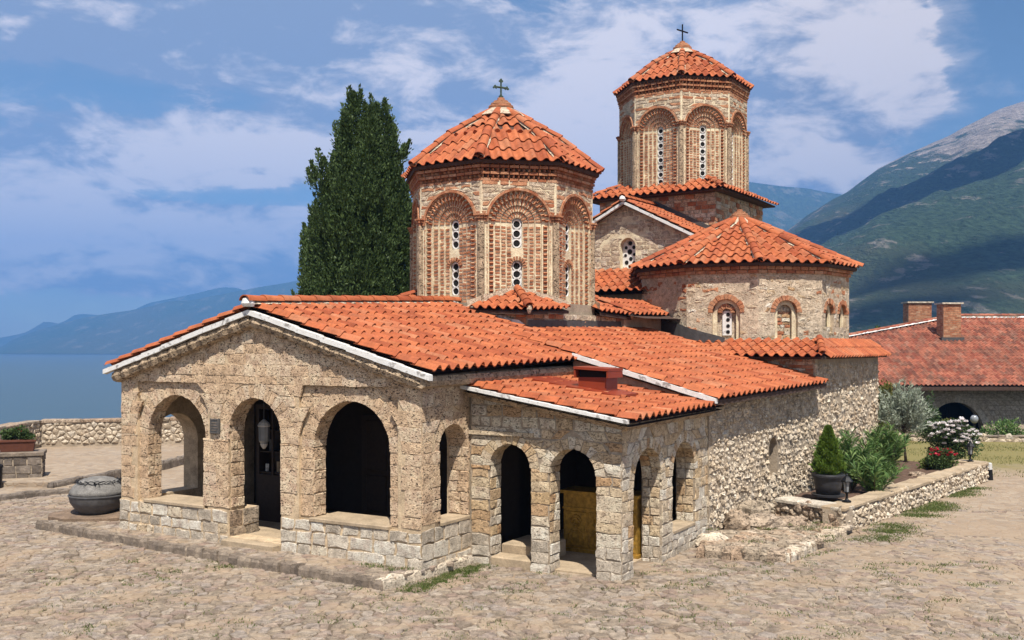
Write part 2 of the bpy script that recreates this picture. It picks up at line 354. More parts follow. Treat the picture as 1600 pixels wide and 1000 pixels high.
def archz(o, x): return o['zs'] + o.get('k', 1) * math.sqrt(max(0, o['r'] ** 2 - (x - o['c']) ** 2))
def arch_wall(g, f, a0, a1, b0, top, th, ops=(), n0=0.0, brk=(), tone=.5, seg=14):
    T = top if callable(top) else (lambda a: top)
    xs = {a0, a1, *[b for b in brk if a0 < b < a1]}
    for o in ops:
        for i in range(seg + 1): xs.add(o['c'] - o['r'] * math.cos(math.pi * i / seg))
    xs = sorted(xs); q = lambda *P: g.add(P, [(0, 1, 2, 3)], tone)
    def strip(x0, x1, lo0, lo1, hi0, hi1):
        q(f(x0, lo0, n0), f(x1, lo1, n0), f(x1, hi1, n0), f(x0, hi0, n0)); q(f(x1, lo1, n0 - th), f(x0, lo0, n0 - th), f(x0, hi0, n0 - th), f(x1, hi1, n0 - th))
    for x0, x1 in zip(xs[:-1], xs[1:]):
        if x1 - x0 < 1e-6: continue
        xm = (x0 + x1) / 2; inn = [o for o in ops if abs(xm - o['c']) < o['r']]
        q(f(x0, T(x0), n0), f(x1, T(x1), n0), f(x1, T(x1), n0 - th), f(x0, T(x0), n0 - th))
        if not inn: strip(x0, x1, b0, b0, T(x0), T(x1)); continue
        zz = b0
        for o in sorted(inn, key=lambda o: o['zb']):
            if o['zb'] > zz + 1e-4:
                strip(x0, x1, zz, zz, o['zb'], o['zb']) if zz == b0 else strip(x0, x1, zl0, zl1, o['zb'], o['zb'])
            if o['zb'] > b0 + 1e-4: q(f(x0, o['zb'], n0), f(x1, o['zb'], n0), f(x1, o['zb'], n0 - th), f(x0, o['zb'], n0 - th))
            zl0, zl1 = archz(o, x0), archz(o, x1); zz = zl0
            q(f(x0, zl0, n0), f(x0, zl0, n0 - th), f(x1, zl1, n0 - th), f(x1, zl1, n0))
        strip(x0, x1, zl0, zl1, T(x0), T(x1))
    for o in ops:
        for s in (-1, 1):
            x = o['c'] + s * o['r']; P = [f(x, o['zb'], n0), f(x, o['zs'], n0), f(x, o['zs'], n0 - th), f(x, o['zb'], n0 - th)]
            q(*(P if s > 0 else P[::-1]))
    for x, s in ((a0, -1), (a1, 1)):
        P = [f(x, b0, n0), f(x, b0, n0 - th), f(x, T(x), n0 - th), f(x, T(x), n0)]; q(*(P if s > 0 else P[::-1]))
def halfw(o, z, ring):
    if z < o['zb'] - 1e-6: return None
    if z <= o['zs'] + 1e-6: return o['r']
    q = (o['r'] + ring) ** 2 - ((z - o['zs']) / o.get('k', 1)) ** 2
    return math.sqrt(q) if q > 0 else None
def ashlar(part, f, a0, a1, b0, b1, ops, ring, hr, wr, mat, noff=None, clips=(), gap=.010, name='stone', d=.018, tones=None, jn=.006, jp=.014, skip=None, bev=.011):
    lv = sorted({b0, b1, *[o['zs'] for o in ops if b0 < o['zs'] < b1], *[o['zb'] for o in ops if b0 < o['zb'] < b1]})
    rows = []
    for z0, z1 in zip(lv[:-1], lv[1:]):
        n = max(1, round((z1 - z0) / hr)); hs = [R_.uniform(.75, 1.25) for _ in range(n)]; s = sum(hs); z = z0
        for h in hs: rows.append((z, z + h / s * (z1 - z0))); z = rows[-1][1]
    for z0, z1 in rows:
        segs = []; cur = (a0, a0)
        for o in sorted(ops, key=lambda o: o['c']):
            zm = (z0 + z1) / 2; hm = halfw(o, zm, ring)
            if hm is None and halfw(o, z0 + 1e-3, ring) is None: continue
            hm = hm or 0; h0 = halfw(o, z0 + 1e-4, ring); h1 = halfw(o, z1 - 1e-4, ring) or 0.0
            if h0 is None: h0 = hm
            if z0 >= o['zs'] - 1e-3: pass
            else: h0 = h1 = o['r']
            segs.append((cur, (o['c'] - h0, o['c'] - h1))); cur = (o['c'] + h0, o['c'] + h1)
        segs.append((cur, (a1, a1)))
        for (l0, l1), (r0, r1) in segs:
            L = (r0 + r1 - l0 - l1) / 2
            if L < .04: continue
            n = max(1, round(L / (wr * R_.uniform(.8, 1.2)))); ws = [R_.uniform(.65, 1.35) for _ in range(n)]; s = sum(ws); t = 0; cuts = [0]
            for w_ in ws: t += w_ / s; cuts.append(t)
            for t0, t1 in zip(cuts[:-1], cuts[1:]):
                P = [(l0 + (r0 - l0) * t0, z0), (l0 + (r0 - l0) * t1, z0), (l1 + (r1 - l1) * t1, z1), (l1 + (r1 - l1) * t0, z1)]
                for c_ in clips: P = clip(P, *c_)
                if len(P) < 3 or area(P) < .004: continue
                c = ctr(P)
                if skip and skip(*c): continue
                P = rough(shrink(P, gap), .13, jp); no = noff(*c) if noff else 0
                V, F = slab(f, P, no - .03, no + d * R_.uniform(.4, 1.4), bev, jn, .003, .88)
                piece(name, part, mat(c) if callable(mat) else mat, V, F, R_.random() if tones is None else R_.uniform(*tones))
def voussoirs(part, f, o, ring, th, mat, n, d=.018, inn=.012, noff=0, halves=2, gap=.009, name='voussoir', tones=None):
    k = o.get('k', 1)
    for i in range(n):
        t0, t1 = math.pi * i / n, math.pi * (i + 1) / n; rr = ring * R_.uniform(.85, 1.15)
        ri = o['r'] - inn
        for h in range(halves):
            g0 = gap / (ri + rr / 2) / 2; pts = []
            for (t, r) in ((t0 + g0, ri), (t1 - g0, ri), (t1 - g0, o['r'] + rr), (t0 + g0, o['r'] + rr)): pts.append((o['c'] - r * math.cos(t), o['zs'] + k * r * math.sin(t)))
            pts = pts[::-1]; pts = [(p[0] + R_.uniform(-.008, .008), p[1] + R_.uniform(-.008, .008)) for p in pts]
            if h == 0: V, F = slab(f, pts, noff - th / halves + .01, noff + d * R_.uniform(.4, 1.4), .004, .002, .001, .92)
            else:
                V, F = slab(f, pts, noff - th * (h + 1) / halves, noff - th * h / halves - .005, .012)
            piece(name, part, mat, V, F, R_.random() if tones is None else R_.uniform(*tones))

# barrel tiles
def tile_template(amp=1.0):
    n = 8; P = []
    for i in range(n + 1):
        t = i / n
        z = -.08 * math.sin(math.pi * t / .42) if t < .42 else .255 * math.sin(math.pi * (t - .42) / .58) ** .8
        P.append((t, z))
    V = []
    for (x, z) in P: V.append((x, -.10, z + .13 - .075))
    for (x, z) in P: V.append((x, -.10, z + .13))
    for (x, z) in P: V.append((x, -.10, z + .13))
    for (x, z) in P: V.append((x, 1.0, z))
    k = n + 1
    F = [(i, i + 1, k + i + 1, k + i) for i in range(n)] + [(2 * k + i, 2 * k + i + 1, 3 * k + i + 1, 3 * k + i) for i in range(n)]
    return np.array(V), F
TT, TF = tile_template()
def tile_field(part, E0, E1, T1, T0, w, L, keep=None, mat='tile', sink=0.0, name='roof_tile'):
    E0, E1, T1, T0 = (np.array(p, float) for p in (E0, E1, T1, T0))
    n = max(1, round(np.linalg.norm(E1 - E0) / w)); mrow = max(1, round(np.linalg.norm((T0 + T1 - E0 - E1) / 2) / L))
    P = lambda s, t: (E0 * (1 - s) + E1 * s) * (1 - t) + (T0 * (1 - s) + T1 * s) * t
    for j in range(mrow):
        for i in range(n):
            a, b, c = P(i / n, j / mrow), P((i + 1) / n, j / mrow), P(i / n, (j + 1) / mrow)
            x, y = b - a, c - a; nn = np.cross(x, y); nn /= np.linalg.norm(nn)
            cc = a + (x + y) / 2
            if keep and not keep(cc): continue
            a = a + nn * R_.uniform(-.004, .008) + y * R_.uniform(-.015, .015); y = y + x * R_.uniform(-.02, .02)
            if sink and j == 0: a = a - nn * sink
            V = a + TT[:, :1] * x + TT[:, 1:2] * y + TT[:, 2:3] * w * nn
            if sink and j == 0: V[:9] = V[:9] - nn * .09
            piece(name, part, mat, V, TF, R_.random())
def ridge_line(part, pts, r, L, mat='tile', mortar=None, up=(0, 0, 1), name='ridge_tile'):
    for p, q in zip(pts[:-1], pts[1:]):
        p, q = np.array(p, float), np.array(q, float); D = q - p; ln = np.linalg.norm(D); n = max(1, round(ln / L))
        for i in range(n):
            a, b = p + D * (i / n - .04), p + D * ((i + 1) / n + .04); d = D / ln
            side = np.cross(d, up); side /= np.linalg.norm(side); u = np.cross(side, d); V = []
            for (c, rr, dz) in ((a, r, .02), (b, r * .86, 0)):
                for k in range(8):
                    t = math.pi * k / 7; V.append(c + side * rr * math.cos(t) + u * (rr * .85 * math.sin(t) + dz))
            m_ = [v - u * .02 for v in V[:8]]
            V = np.array(V + m_ + V[:8]); F = [(k, k + 8, k + 9, k + 1) for k in range(7)] + [(16 + k, 24 + k, 25 + k, 17 + k) for k in range(7)]
            piece(name, part, mat, V, F, R_.random())
        if mortar:
            g = G(); d = D / ln; side = np.cross(d, up); side /= np.linalg.norm(side); u = np.cross(side, d); k = max(2, int(ln / .12)); V = []
            for i in range(k + 1):
                c = p + D * i / k; s1, s2 = r * R_.uniform(.85, 1.2), r * R_.uniform(.85, 1.2)
                V += [c - side * s1 - u * .05, c + u * .05, c + side * s2 - u * .05]
            g.add(V, [(3 * i + e, 3 * i + e + 1, 3 * i + e + 4, 3 * i + e + 3) for i in range(k) for e in (0, 1)]); g.obj('ridge_mortar', 'tuffpale', mortar)
# ------------------------------------------------------------------ site axes (plan of the place, metres)
P0 = A_(-1.56, 17.0, 0); U = A_(.864, -.503, 0); V_ = A_(.504, .864, 0)      # gallery axes
U2 = A_(.829, -.559, 0); V2 = A_(.559, .829, 0)                              # older church behind, turned a little
def gf(u, v, z=0.0): return P0 + U * u + V_ * v + A_(0, 0, z)
D1 = A_(-.30, 26.9, 0); D2 = A_(6.33, 36.7, 0); D3 = A_(7.20, 31.25, 0)
def rf(u, v, z=0.0): return D1 + U2 * u + V2 * v + A_(0, 0, z)
N0 = A_(4.09, 20.54, 0); N1 = A_(7.87, 25.7, 0); N2 = A_(11.36, 30.67, 0)

church = thing('monastery_church', 'old stone and brick church with orange tiled roofs, two domed drums and arcaded porch', 'church', tuple(gf(0, 6)))
def part(name, g, mat, smooth=False): return g.obj(name, mat, church, smooth)

# ---- ground plane pieces that belong to the setting
g = G()
gr = [(-70, 2), (70, 2), (70, 40), (40, 43), (14, 43.2), (2, 44), (-15.6, 41.2), (-19.3, 40.2), (-22, 32), (-40, 20)]
g.add([(x, y, 0) for x, y in gr], [tuple(range(len(gr)))])
m, nt, b = newmat('courtyard_ground'); co = objco(nt)
vo = nd(nt, 'ShaderNodeTexVoronoi', {'Vector': co, 'Scale': 4.2}, feature='F1'); ve = nd(nt, 'ShaderNodeTexVoronoi', {'Vector': co, 'Scale': 4.2}, feature='DISTANCE_TO_EDGE')
sepc = nd(nt, 'ShaderNodeSeparateColor', {0: vo.outputs['Color']}).outputs[0]
stonec = ramp(nt, sepc, [(0, (.22, .17, .125)), (.35, (.28, .22, .16)), (.7, (.33, .265, .195)), (1, (.25, .205, .16))])
sand = mixc(nt, noise(nt, co, 3, 5), (.23, .165, .112), (.33, .25, .17))
gap = sstep(nt, ve.outputs['Distance'], .10, .02)
colr = mixc(nt, gap, stonec, sand)
big = noise(nt, co, .35, 4, .6)
colr = mixc(nt, mth(nt, 'MULTIPLY', sstep(nt, big, .48, .62), .75), colr, sand)
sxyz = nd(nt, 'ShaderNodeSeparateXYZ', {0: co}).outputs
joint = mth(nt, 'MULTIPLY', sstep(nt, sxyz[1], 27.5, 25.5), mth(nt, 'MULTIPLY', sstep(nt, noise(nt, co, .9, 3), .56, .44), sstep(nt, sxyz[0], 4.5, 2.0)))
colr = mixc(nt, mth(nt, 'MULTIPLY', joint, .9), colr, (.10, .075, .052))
lawn_m = mth(nt, 'MULTIPLY', sstep(nt, mth(nt, 'ADD', sxyz[1], mth(nt, 'MULTIPLY', mth(nt, 'SUBTRACT', big, .5), 7)), 31.0, 34.5), sstep(nt, sxyz[0], 4.0, 9.0))
lawnc = mixc(nt, noise(nt, co, 2.2, 6, .7), (.22, .165, .065), (.14, .14, .045))
colr = mixc(nt, lawn_m, colr, lawnc)
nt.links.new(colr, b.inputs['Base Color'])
hh = mth(nt, 'SUBTRACT', noise(nt, co, 14, 4), mth(nt, 'MULTIPLY', gap, .8))
nt.links.new(nd(nt, 'ShaderNodeBump', {'Strength': .35, 'Distance': .04, 'Height': hh}).outputs[0], b.inputs['Normal'])
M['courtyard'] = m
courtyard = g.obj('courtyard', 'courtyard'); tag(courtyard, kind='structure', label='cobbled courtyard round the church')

# ---- gallery walls
FF = frame(gf(0, 0), U, ZUP, -V_)            # front, a = u
FS = frame(gf(0, 0), V_, ZUP, U)             # right side, a = v
FL = frame(gf(-7.76, 0), -V_, ZUP, -U)       # left side, a = -v
o1 = dict(c=-6.15, r=.85, zs=2.19, zb=.86); o2 = dict(c=-3.92, r=.68, zs=2.36, zb=.30); o3 = dict(c=-1.6, r=.885, zs=2.155, zb=.86)
b1 = dict(o1, r=.862, zb=.835); b2 = dict(o2, r=.692); b3 = dict(o3, r=.897, zb=.835)
APX = -3.9
def gtop(a): return 4.62 - abs(a - APX) * .285
g = G()
arch_wall(g, FF, -7.76, 0, .1, gtop, .34, [b1, b2, b3], n0=-.07, brk=(APX,))
so = dict(c=1.03, r=.46, zs=2.17, zb=.90); sob = dict(so, r=.472, zb=.88)
arch_wall(g, FS, 0.45, 5.9, .1, 3.5, .45, [sob], n0=-.03)
lo = dict(c=-1.05, r=.62, zs=1.95, zb=.86)
arch_wall(g, FL, -3.4, -.45, .1, 3.5, .45, [lo], n0=0)
gal = part('gallery_wall', g, 'mortar')
# proud zones: pilasters and the gable over the arcade
g = G()
ZL = 3.3
for (a0, a1, zt) in ((-7.76, -7.25, ZL), (-5.18, -2.79 + .0, ZL), (-.5, 0, ZL)):
    if a0 == -5.18: arch_wall(g, FF, a0, a1, .1, zt, .07, [dict(b2)], n0=-.002)
    else: box(g, FF, a0, a1, .1, zt, -.07, -.002)
arch_wall(g, FF, -7.76, 0, ZL, gtop, .07, (), n0=-.001, brk=(APX,))
o = g.obj('wall_facing', 'mortar', gal)
noff = lambda a, z: -.07 if (z < ZL and (-7.25 < a < -5.18 or -2.79 < a < -.5)) else 0
gclips = [(.285, 1, 4.62 + .285 * APX - .03), (-.285, 1, 4.62 - .285 * APX - .03)]
ashlar(gal, FF, -7.74, 0.0, .86, ZL, [o1, o2, o3], .30, .225, .36, 'tuff', noff, gap=.0035, d=.012, bev=.004, jn=.004)
ashlar(gal, FF, -7.74, 0.0, ZL, 4.66, [], .3, .20, .40, 'tuff', clips=gclips, gap=.0035, d=.012, bev=.004, jn=.004)
for o_, n_ in ((o1, 21), (o2, 18), (o3, 22)): voussoirs(gal, FF, o_, .29, .33 if o_ is not o2 else .40, 'tuff', n_, noff=-.07 if o_ is not o2 else 0, halves=2, gap=.003, d=.009)
# jambs seen through the openings (left sides)
for o_ in (o1, o2, o3):
    fj = frame(gf(o_['c'] - o_['r'], 0), V_, ZUP, U); ashlar(gal, fj, .06, .41, max(o_['zb'], .86), o_['zs'], [], .3, .215, .24, 'tuff', d=.014, gap=.012)
fj = frame(gf(0, so['c'] + so['r']), -U, ZUP, -V_); ashlar(gal, fj, 0.0, .44, .90, so['zs'], [], .3, .21, .24, 'tuff', d=.014, gap=.012)
ashlar(gal, FS, 0.02, 1.56, .92, 3.4, [so], .26, .215, .33, 'tuff', lambda a, z: -.03 if a > .5 else 0.0, gap=.0035, d=.012, bev=.004, jn=.004)
voussoirs(gal, FS, so, .26, .40, 'tuff', 10, noff=-.03, gap=.003, d=.009)
# plinth of pale limestone
g = G(); box(g, FF, -7.80, -4.60, .1, .80, -.80, .0); box(g, FF, -3.24, 0.0, .1, .80, -.80, .0); box(g, FS, .80, 1.56, .1, .80, -.5, .0)
plinth = g.obj('plinth', 'mortar', church)
mp = lambda c: 'lime' if R_.random() < .85 else 'porch'
ashlar(plinth, FF, -7.80, -4.62, .14, .80, [], .3, .24, .38, mp, gap=.021, d=.02, bev=.010, jp=.024, jn=.004)
ashlar(plinth, FF, -3.24, .02, .14, .80, [], .3, .24, .38, mp, gap=.021, d=.02, bev=.010, jp=.024, jn=.004)
ashlar(plinth, FS, 0.0, 1.56, .04, .84, [], .3, .23, .36, 'lime', gap=.02, d=.02, bev=.010, jp=.022, jn=.004)
fj = frame(gf(-4.60, 0), V_, ZUP, U); ashlar(plinth, fj, .02, .80, .14, .80, [], .3, .3, .36, 'rock', d=.02)
for (c_, r_) in ((-6.15, .85), (-1.6, .885)):
    g = G(); bbox(g, WF if 0 else frame(gf(c_, 0, .80), U, V_, ZUP), -r_ - .03, r_ + .03, -.035, .78, 0, .06, .012); g.obj('sill', 'slab', gal)
g = G(); bbox(g, frame(gf(0, 1.05, .84), V_, -U, ZUP), -.46, .46, -.03, .45, 0, .06, .012); g.obj('sill', 'slab', gal)
g = G(); bbox(g, frame(gf(-3.92, 0, .1), U, V_, ZUP), -.66, .68, -.22, .9, 0, .19, .02); g.obj('door_step', 'slab', gal)
g = G(); bbox(g, frame(gf(0, 0, .1), U, V_, ZUP), -7.3, -.45, .8, 3.4, 0, .18, .01); bbox(g, frame(gf(0, 0, 0), U, V_, ZUP), .0, 2.66, 1.75, 5.6, -.05, .035, .005); g.obj('gallery_floor', 'slab', church)
# back wall of the gallery with a glazed wooden door and shelves of prints
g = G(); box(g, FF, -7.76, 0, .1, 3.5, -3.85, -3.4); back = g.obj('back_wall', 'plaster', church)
fb = frame(gf(0, 3.4), U, ZUP, -V_)
g = G(); box(g, fb, -4.0, -2.5, .28, 2.5, 0, .06); dr = g.obj('door', 'wood', back)
for a in (-3.95, -3.2):
    for z0, z1 in ((.4, 1.2), (1.3, 2.4)):
        g = G(); bbox(g, fb, a + .08, a + .65, z0, z1, .06, .085, .02); g.obj('door_panel', 'wood', dr)
# glazed cupboard with a rounded top just inside the doorway
cup = thing('display_cabinet', 'dark glazed display cabinet standing inside the middle arched doorway', 'cabinet', tuple(gf(-5.1, 1.75, .28)))
fc = frame(gf(-5.1, 1.75, .28), U, ZUP, -V_)
g = G(); box(g, fc, -.5, .5, 0, 1.0, -.35, 0); box(g, fc, -.5, -.42, 1.0, 2.4, -.3, 0); box(g, fc, .42, .5, 1.0, 2.4, -.3, 0); box(g, fc, -.42, .42, 1.0, 2.4, -.35, -.3); box(g, fc, -.5, .5, 2.4, 2.5, -.35, .02); g.obj('frame', 'wood', cup)
for k in range(3):
    g = G(); box(g, fc, -.41, .41, 1.02 + .45 * k, 1.05 + .45 * k, -.29, -.02); sh = g.obj('shelf', 'wood', cup)
g = G(); box(g, fc, -.05, -.0, 1.0, 2.4, -.01, .01); g.obj('muntin', 'wood', cup)
for k in range(7):
    a = -.36 + .11 * k + R_.uniform(-.01, .01); g = G(); z = 1.05 + .45 * (k % 3); box(g, fc, a, a + .085, z, z + R_.uniform(.14, .26), -.15, -.13)
    g.obj('postcard', ['white', 'lead', 'plaster', 'slab'][k % 4], cup)

# rake: cornice moulding, white verge board, gable top
def gz(u, v): return 0
for s in (-1, 1):
    base = -7.76 if s < 0 else 0.0
    pts = [gf(APX + s * t * 3.98, -.05, 4.60 - .285 * t * 3.98 - .09) for t in np.linspace(0, 1, 15)]
    g = G()
    for i in range(14):
        p, q = pts[i], pts[i + 1]; tube(g, [p, (p + q) / 2 + A_(0, 0, R_.uniform(-.01, .01)), q], [.12 + R_.uniform(-.015, .015), .14 + R_.uniform(-.015, .02), .12 + R_.uniform(-.015, .015)], 8, R_.random())
    g.obj('gable_moulding', 'moulding', gal)
    for i in range(7):
        t0, t1 = i / 7, (i + 1) / 7; a, c = APX + s * t0 * 4.2, APX + s * t1 * 4.2
        z0, z1 = 4.72 - .285 * t0 * 4.2 + R_.uniform(-.008, .008), 4.72 - .285 * t1 * 4.2 + .012
        g = G(); V = [gf(x, v, z) for v in (-.20, -.09) for (x, z) in ((a, z0 - .095), (c, z1 - .095 + R_.uniform(-.012, .004)), (c, z1), (a, z0))]
        g.add(V, [(0, 1, 2, 3), (7, 6, 5, 4), (0, 4, 5, 1), (1, 5, 6, 2), (2, 6, 7, 3), (3, 7, 4, 0)]); g.obj('verge_board', 'white', gal)
g = G(); tube(g, [gf(.10, v, 3.42 + .012 * v) for v in np.linspace(-.15, 5.5, 12)], .12, 8); g.obj('eaves_moulding', 'moulding', gal)

# ---- gallery roof
g = G()
def quad(g, *P, tone=.5): g.add(P, [tuple(range(len(P)))], tone)
RZ0, RZ1 = 4.80, 5.12      # ridge heights front, back
quad(g, gf(.26, -.08, 3.57), gf(.26, 7.2, 3.78), gf(APX, 8, RZ1 - .03), gf(APX, -.08, RZ0 - .03))
quad(g, gf(-8.06, 7.2, 3.78), gf(-8.06, -.08, 3.57), gf(APX, -.08, RZ0 - .03), gf(APX, 8, RZ1 - .03))
quad(g, gf(-8.0, -.04, 3.52), gf(APX, -.04, RZ0 - .09), gf(APX, 7.2, RZ1 - .09), gf(-8.0, 7.2, 3.72))
quad(g, gf(.2, 5.5, 3.70), gf(APX, 7.2, RZ1 - .09), gf(APX, -.04, RZ0 - .09), gf(.2, -.04, 3.52))
groof = part('gallery_roof', g, 'deck')
def behind_narthex(p):                         # inside the square base of the near drum, or past its front
    d = p - D1; return d @ V2 > -2.42 and abs(d @ U2) < 2.42
def keepA(p):
    d = p - P0; u, v = d @ U, d @ V_
    return not behind_narthex(p) and (v < 5.62 or u < -2.95) and (p - D1) @ V2 < -2.38
tile_field(groof, gf(.27, -.13, 3.60), gf(.27, 6.9, 3.79), gf(APX, 6.9, RZ1), gf(APX, -.13, RZ0), .285, .42, keepA)
tile_field(groof, gf(-8.08, 6.9, 3.79), gf(-8.08, -.13, 3.60), gf(APX, -.13, RZ0), gf(APX, 6.9, RZ1), .32, .42, lambda p: not behind_narthex(p))
ridge_line(groof, [gf(APX, v, RZ0 + .07 + .0425 * (v + .3)) for v in (-.15, 3.2, 6.9)], .135, .46, mortar=groof)
g = G(); lathe(g, gf(APX, -.18, RZ0 - .02), [(.10, 0), (.13, .06), (.10, .15), (.03, .19)], 10, jit=.1); g.obj('ridge_end', 'white', groof)

# ---- nave side roof (sheds to the right)
E0, E1 = gf(3.42, 5.42, 2.97), A_(8.12, 25.50, 3.10); T0, T1 = gf(-3.0, 5.42, 4.77), A_(2.80, 29.12, 4.86)
g = G(); dz = A_(0, 0, -.04)
quad(g, E0 + dz, E1 + dz, T1 + dz, T0 + dz); dz = A_(0, 0, -.14); quad(g, T0 + dz, T1 + dz, E1 + dz, E0 + dz)
quad(g, E0 + dz, E1 + dz, E1 - A_(0, 0, .04), E0 - A_(0, 0, .04))
nroof = part('side_roof', g, 'deck')
def in_drum3(p): return np.hypot(*(p - D3)[:2]) < 3.2
BV = frame(N1, U2, ZUP, -V2)
def keepB(p):
    d = p - P0; u, v = d @ U, d @ V_; q = p - N1
    if behind_narthex(p) or in_drum3(p): return False
    if q @ V2 > -.02 and q @ U2 > -6: return False
    if u < -2.95 and v < 6.4: return False
    return (p - D1) @ V2 > -2.4 or u > -3.0
tile_field(nroof, E0 - V_ * .05, E1, T1, T0 - V_ * .05, .285, .42, keepB)
for i in range(8):
    t0, t1 = i / 8, (i + 1) / 8; p, q = gf(.20, 5.40, 3.88), gf(3.44, 5.40, 2.97)
    a, c = p + (q - p) * t0, p + (q - p) * t1; a = a + A_(0, 0, R_.uniform(-.006, .006))
    g = G(); V = [k + V_ * v + A_(0, 0, z) for v in (-.06, .06) for (k, z) in ((a, -.10), (c, -.10), (c, .0), (a, .0))]
    g.add(V, [(0, 1, 2, 3), (7, 6, 5, 4), (0, 4, 5, 1), (1, 5, 6, 2), (2, 6, 7, 3), (3, 7, 4, 0)]); g.obj('verge_board', 'white', nroof)
g = G(); quad(g, gf(.15, 5.5, 2.6), gf(3.1, 5.5, 2.6), gf(3.3, 5.5, 2.92), gf(.15, 5.5, 3.80)); g.obj('end_wall', 'greymortar', church)

# ---- nave wall of rough rubble and the square base of the tomb chapel
def wallframe(a, b): d = (b - a) / np.linalg.norm(b - a); return frame(a, d, ZUP, (d[1], -d[0], 0)), float(np.linalg.norm(b - a))
FN, LN = wallframe(N0, N1); FB, LB = wallframe(N1, N2)
nich = dict(c=3.55, r=.26, zs=1.62, zb=.95)
g = G(); arch_wall(g, FN, 0, LN, -.1, lambda a: 2.95 + .018 * a, .5, [nich]); arch_wall(g, FB, 0, LB, -.1, 3.72, .5, ())
box(g, FN, 3.2, 3.9, .9, 1.95, -.5, -.40)
nave = part('nave_wall', g, 'greymortar')
def rubble(part, f, a0, a1, b0, top, ca, cb, mat, name='rubble_stone', dlo=.03, dhi=.09, ops=(), gap=.006, ring=.03, skip=None, jp=.014, spike=.03, jn=.012):
    def ok(p):
        if not (a0 < p[0] < a1 and b0 < p[1] < top(p[0])): return False
        if skip and skip(*p): return False
        for o in ops:
            h = halfw(o, p[1], ring)
            if h and abs(p[0] - o['c']) < h + .05: return False
        return True
    for P in voronoi(jgrid(a0 - ca, a1 + ca, b0 - cb, top((a0 + a1) / 2) + cb * 2, ca, cb), max(ca, cb), ok):
        for c_ in ((-1, 0, -a0), (1, 0, a1), (0, -1, -b0)): P = clip(P, *c_)
        if len(P) < 3: continue
        P = rough(shrink(P, gap), .3, jp); V, F = slab(f, P, -.03, R_.uniform(dlo, dhi), spike, jn, jn * 1.6, .62)
        piece(name, part, mat(P[0]) if callable(mat) else mat, V, F, R_.random())
rubble(nave, FN, 0, LN, -.05, lambda a: 2.92 + .018 * a, .145, .12, 'rubble', ops=[nich], dlo=-.008, dhi=.05, spike=.045, jn=.016)
rubble(nave, FB, 0, LB, .3, lambda a: 3.55, .17, .125, lambda a: 'rubble' if R_.random() < .6 else 'tuffpale', dlo=.0, dhi=.045, spike=.04, jn=.016, skip=lambda a, z: R_.random() < .22)
# front of the chapel base, above the side roof
FC = frame(N1 - U2 * 6.5, U2, ZUP, -V2)
g = G(); box(g, FC, 0, 6.5, 2.5, 3.74, -.6, 0); cb_ = part('chapel_base', g, 'greymortar')
ashlar(cb_, FC, 2.2, 6.48, 3.0, 3.70, [], .3, .09, .3, lambda c: 'brick' if R_.random() < .5 else 'rubble', gap=.012, d=.02, name='brick')

# chapel skirt roof
def skirt(part, c, half_out, half_in, zo, zi, sides, w=.27, L=.42, drop=.10, mat='tile'):
    """hipped skirt between a square eaves line and the drum; c centre, halves in (u,v)"""
    (uo0, uo1, vo0, vo1), (ui0, ui1, vi0, vi1) = half_out, half_in
    Pt = lambda u, v, z: c + U2 * u + V2 * v + A_(0, 0, z)
    O = [Pt(uo0, vo0, zo), Pt(uo1, vo0, zo), Pt(uo1, vo1, zo), Pt(uo0, vo1, zo)]; I = [Pt(ui0, vi0, zi), Pt(ui1, vi0, zi), Pt(ui1, vi1, zi), Pt(ui0, vi1, zi)]
    g = G()
    for k in range(4):
        a, b = O[k], O[(k + 1) % 4]; d = A_(0, 0, -.05); quad(g, a + d, b + d, I[(k + 1) % 4] + d, I[k] + d)
        d2 = A_(0, 0, -drop); quad(g, a + d2, b + d2, b + d, a + d)
    quad(g, *[p + A_(0, 0, -drop) for p in O[::-1]])
    r = g.obj('skirt_roof', 'deck', church)
    for k in sides:
        a, b, i0, i1 = O[k], O[(k + 1) % 4], I[k], I[(k + 1) % 4]
        e = (b - a) / np.linalg.norm(b - a); up = (i0 + i1) / 2 - (a + b) / 2; up = up - e * (up @ e)
        def keep(p, a=a, b=b, i0=i0, i1=i1, e=e):
            s = (p - a) @ e; h = (p[2] - a[2]) / max(zi - zo, 1e-3); return (i0 - a) @ e * h - .05 < s < np.linalg.norm(b - a) + (i1 - b) @ e * h + .05
        tile_field(r, a - up / np.linalg.norm(up) * .09, b - up / np.linalg.norm(up) * .09, b + up, a + up, w, L, keep, mat)
    for k in sides: ridge_line(r, [O[k] + A_(0, 0, .05), I[k] + A_(0, 0, .05)], .10, .42, mat)
    return r
cs = N1 - U2 * 3.5 + V2 * 0
skirt(church, N1, (-6.2, .30, -.30, 6.4), (-6.2, -.25, 1.25, 6.2), 3.80, 4.22, (0, 1))
g = G(); nB = np.cross(E1 - E0, T0 - E0); V = []
for i in range(21):
    a_ = math.radians(-112 + 92 * i / 20); x, y = D3[0] + 3.36 * math.sin(a_), D3[1] - 3.36 * math.cos(a_)
    zr = E0[2] - (nB[0] * (x - E0[0]) + nB[1] * (y - E0[1])) / nB[2]; V += [A_(x, y, zr - .2), A_(x, y, zr + .26 + R_.uniform(-.015, .02))]
g.add(V, [(2 * i, 2 * i + 2, 2 * i + 3, 2 * i + 1) for i in range(20)])
fl = g.obj('lead_flashing', 'lead', nroof)

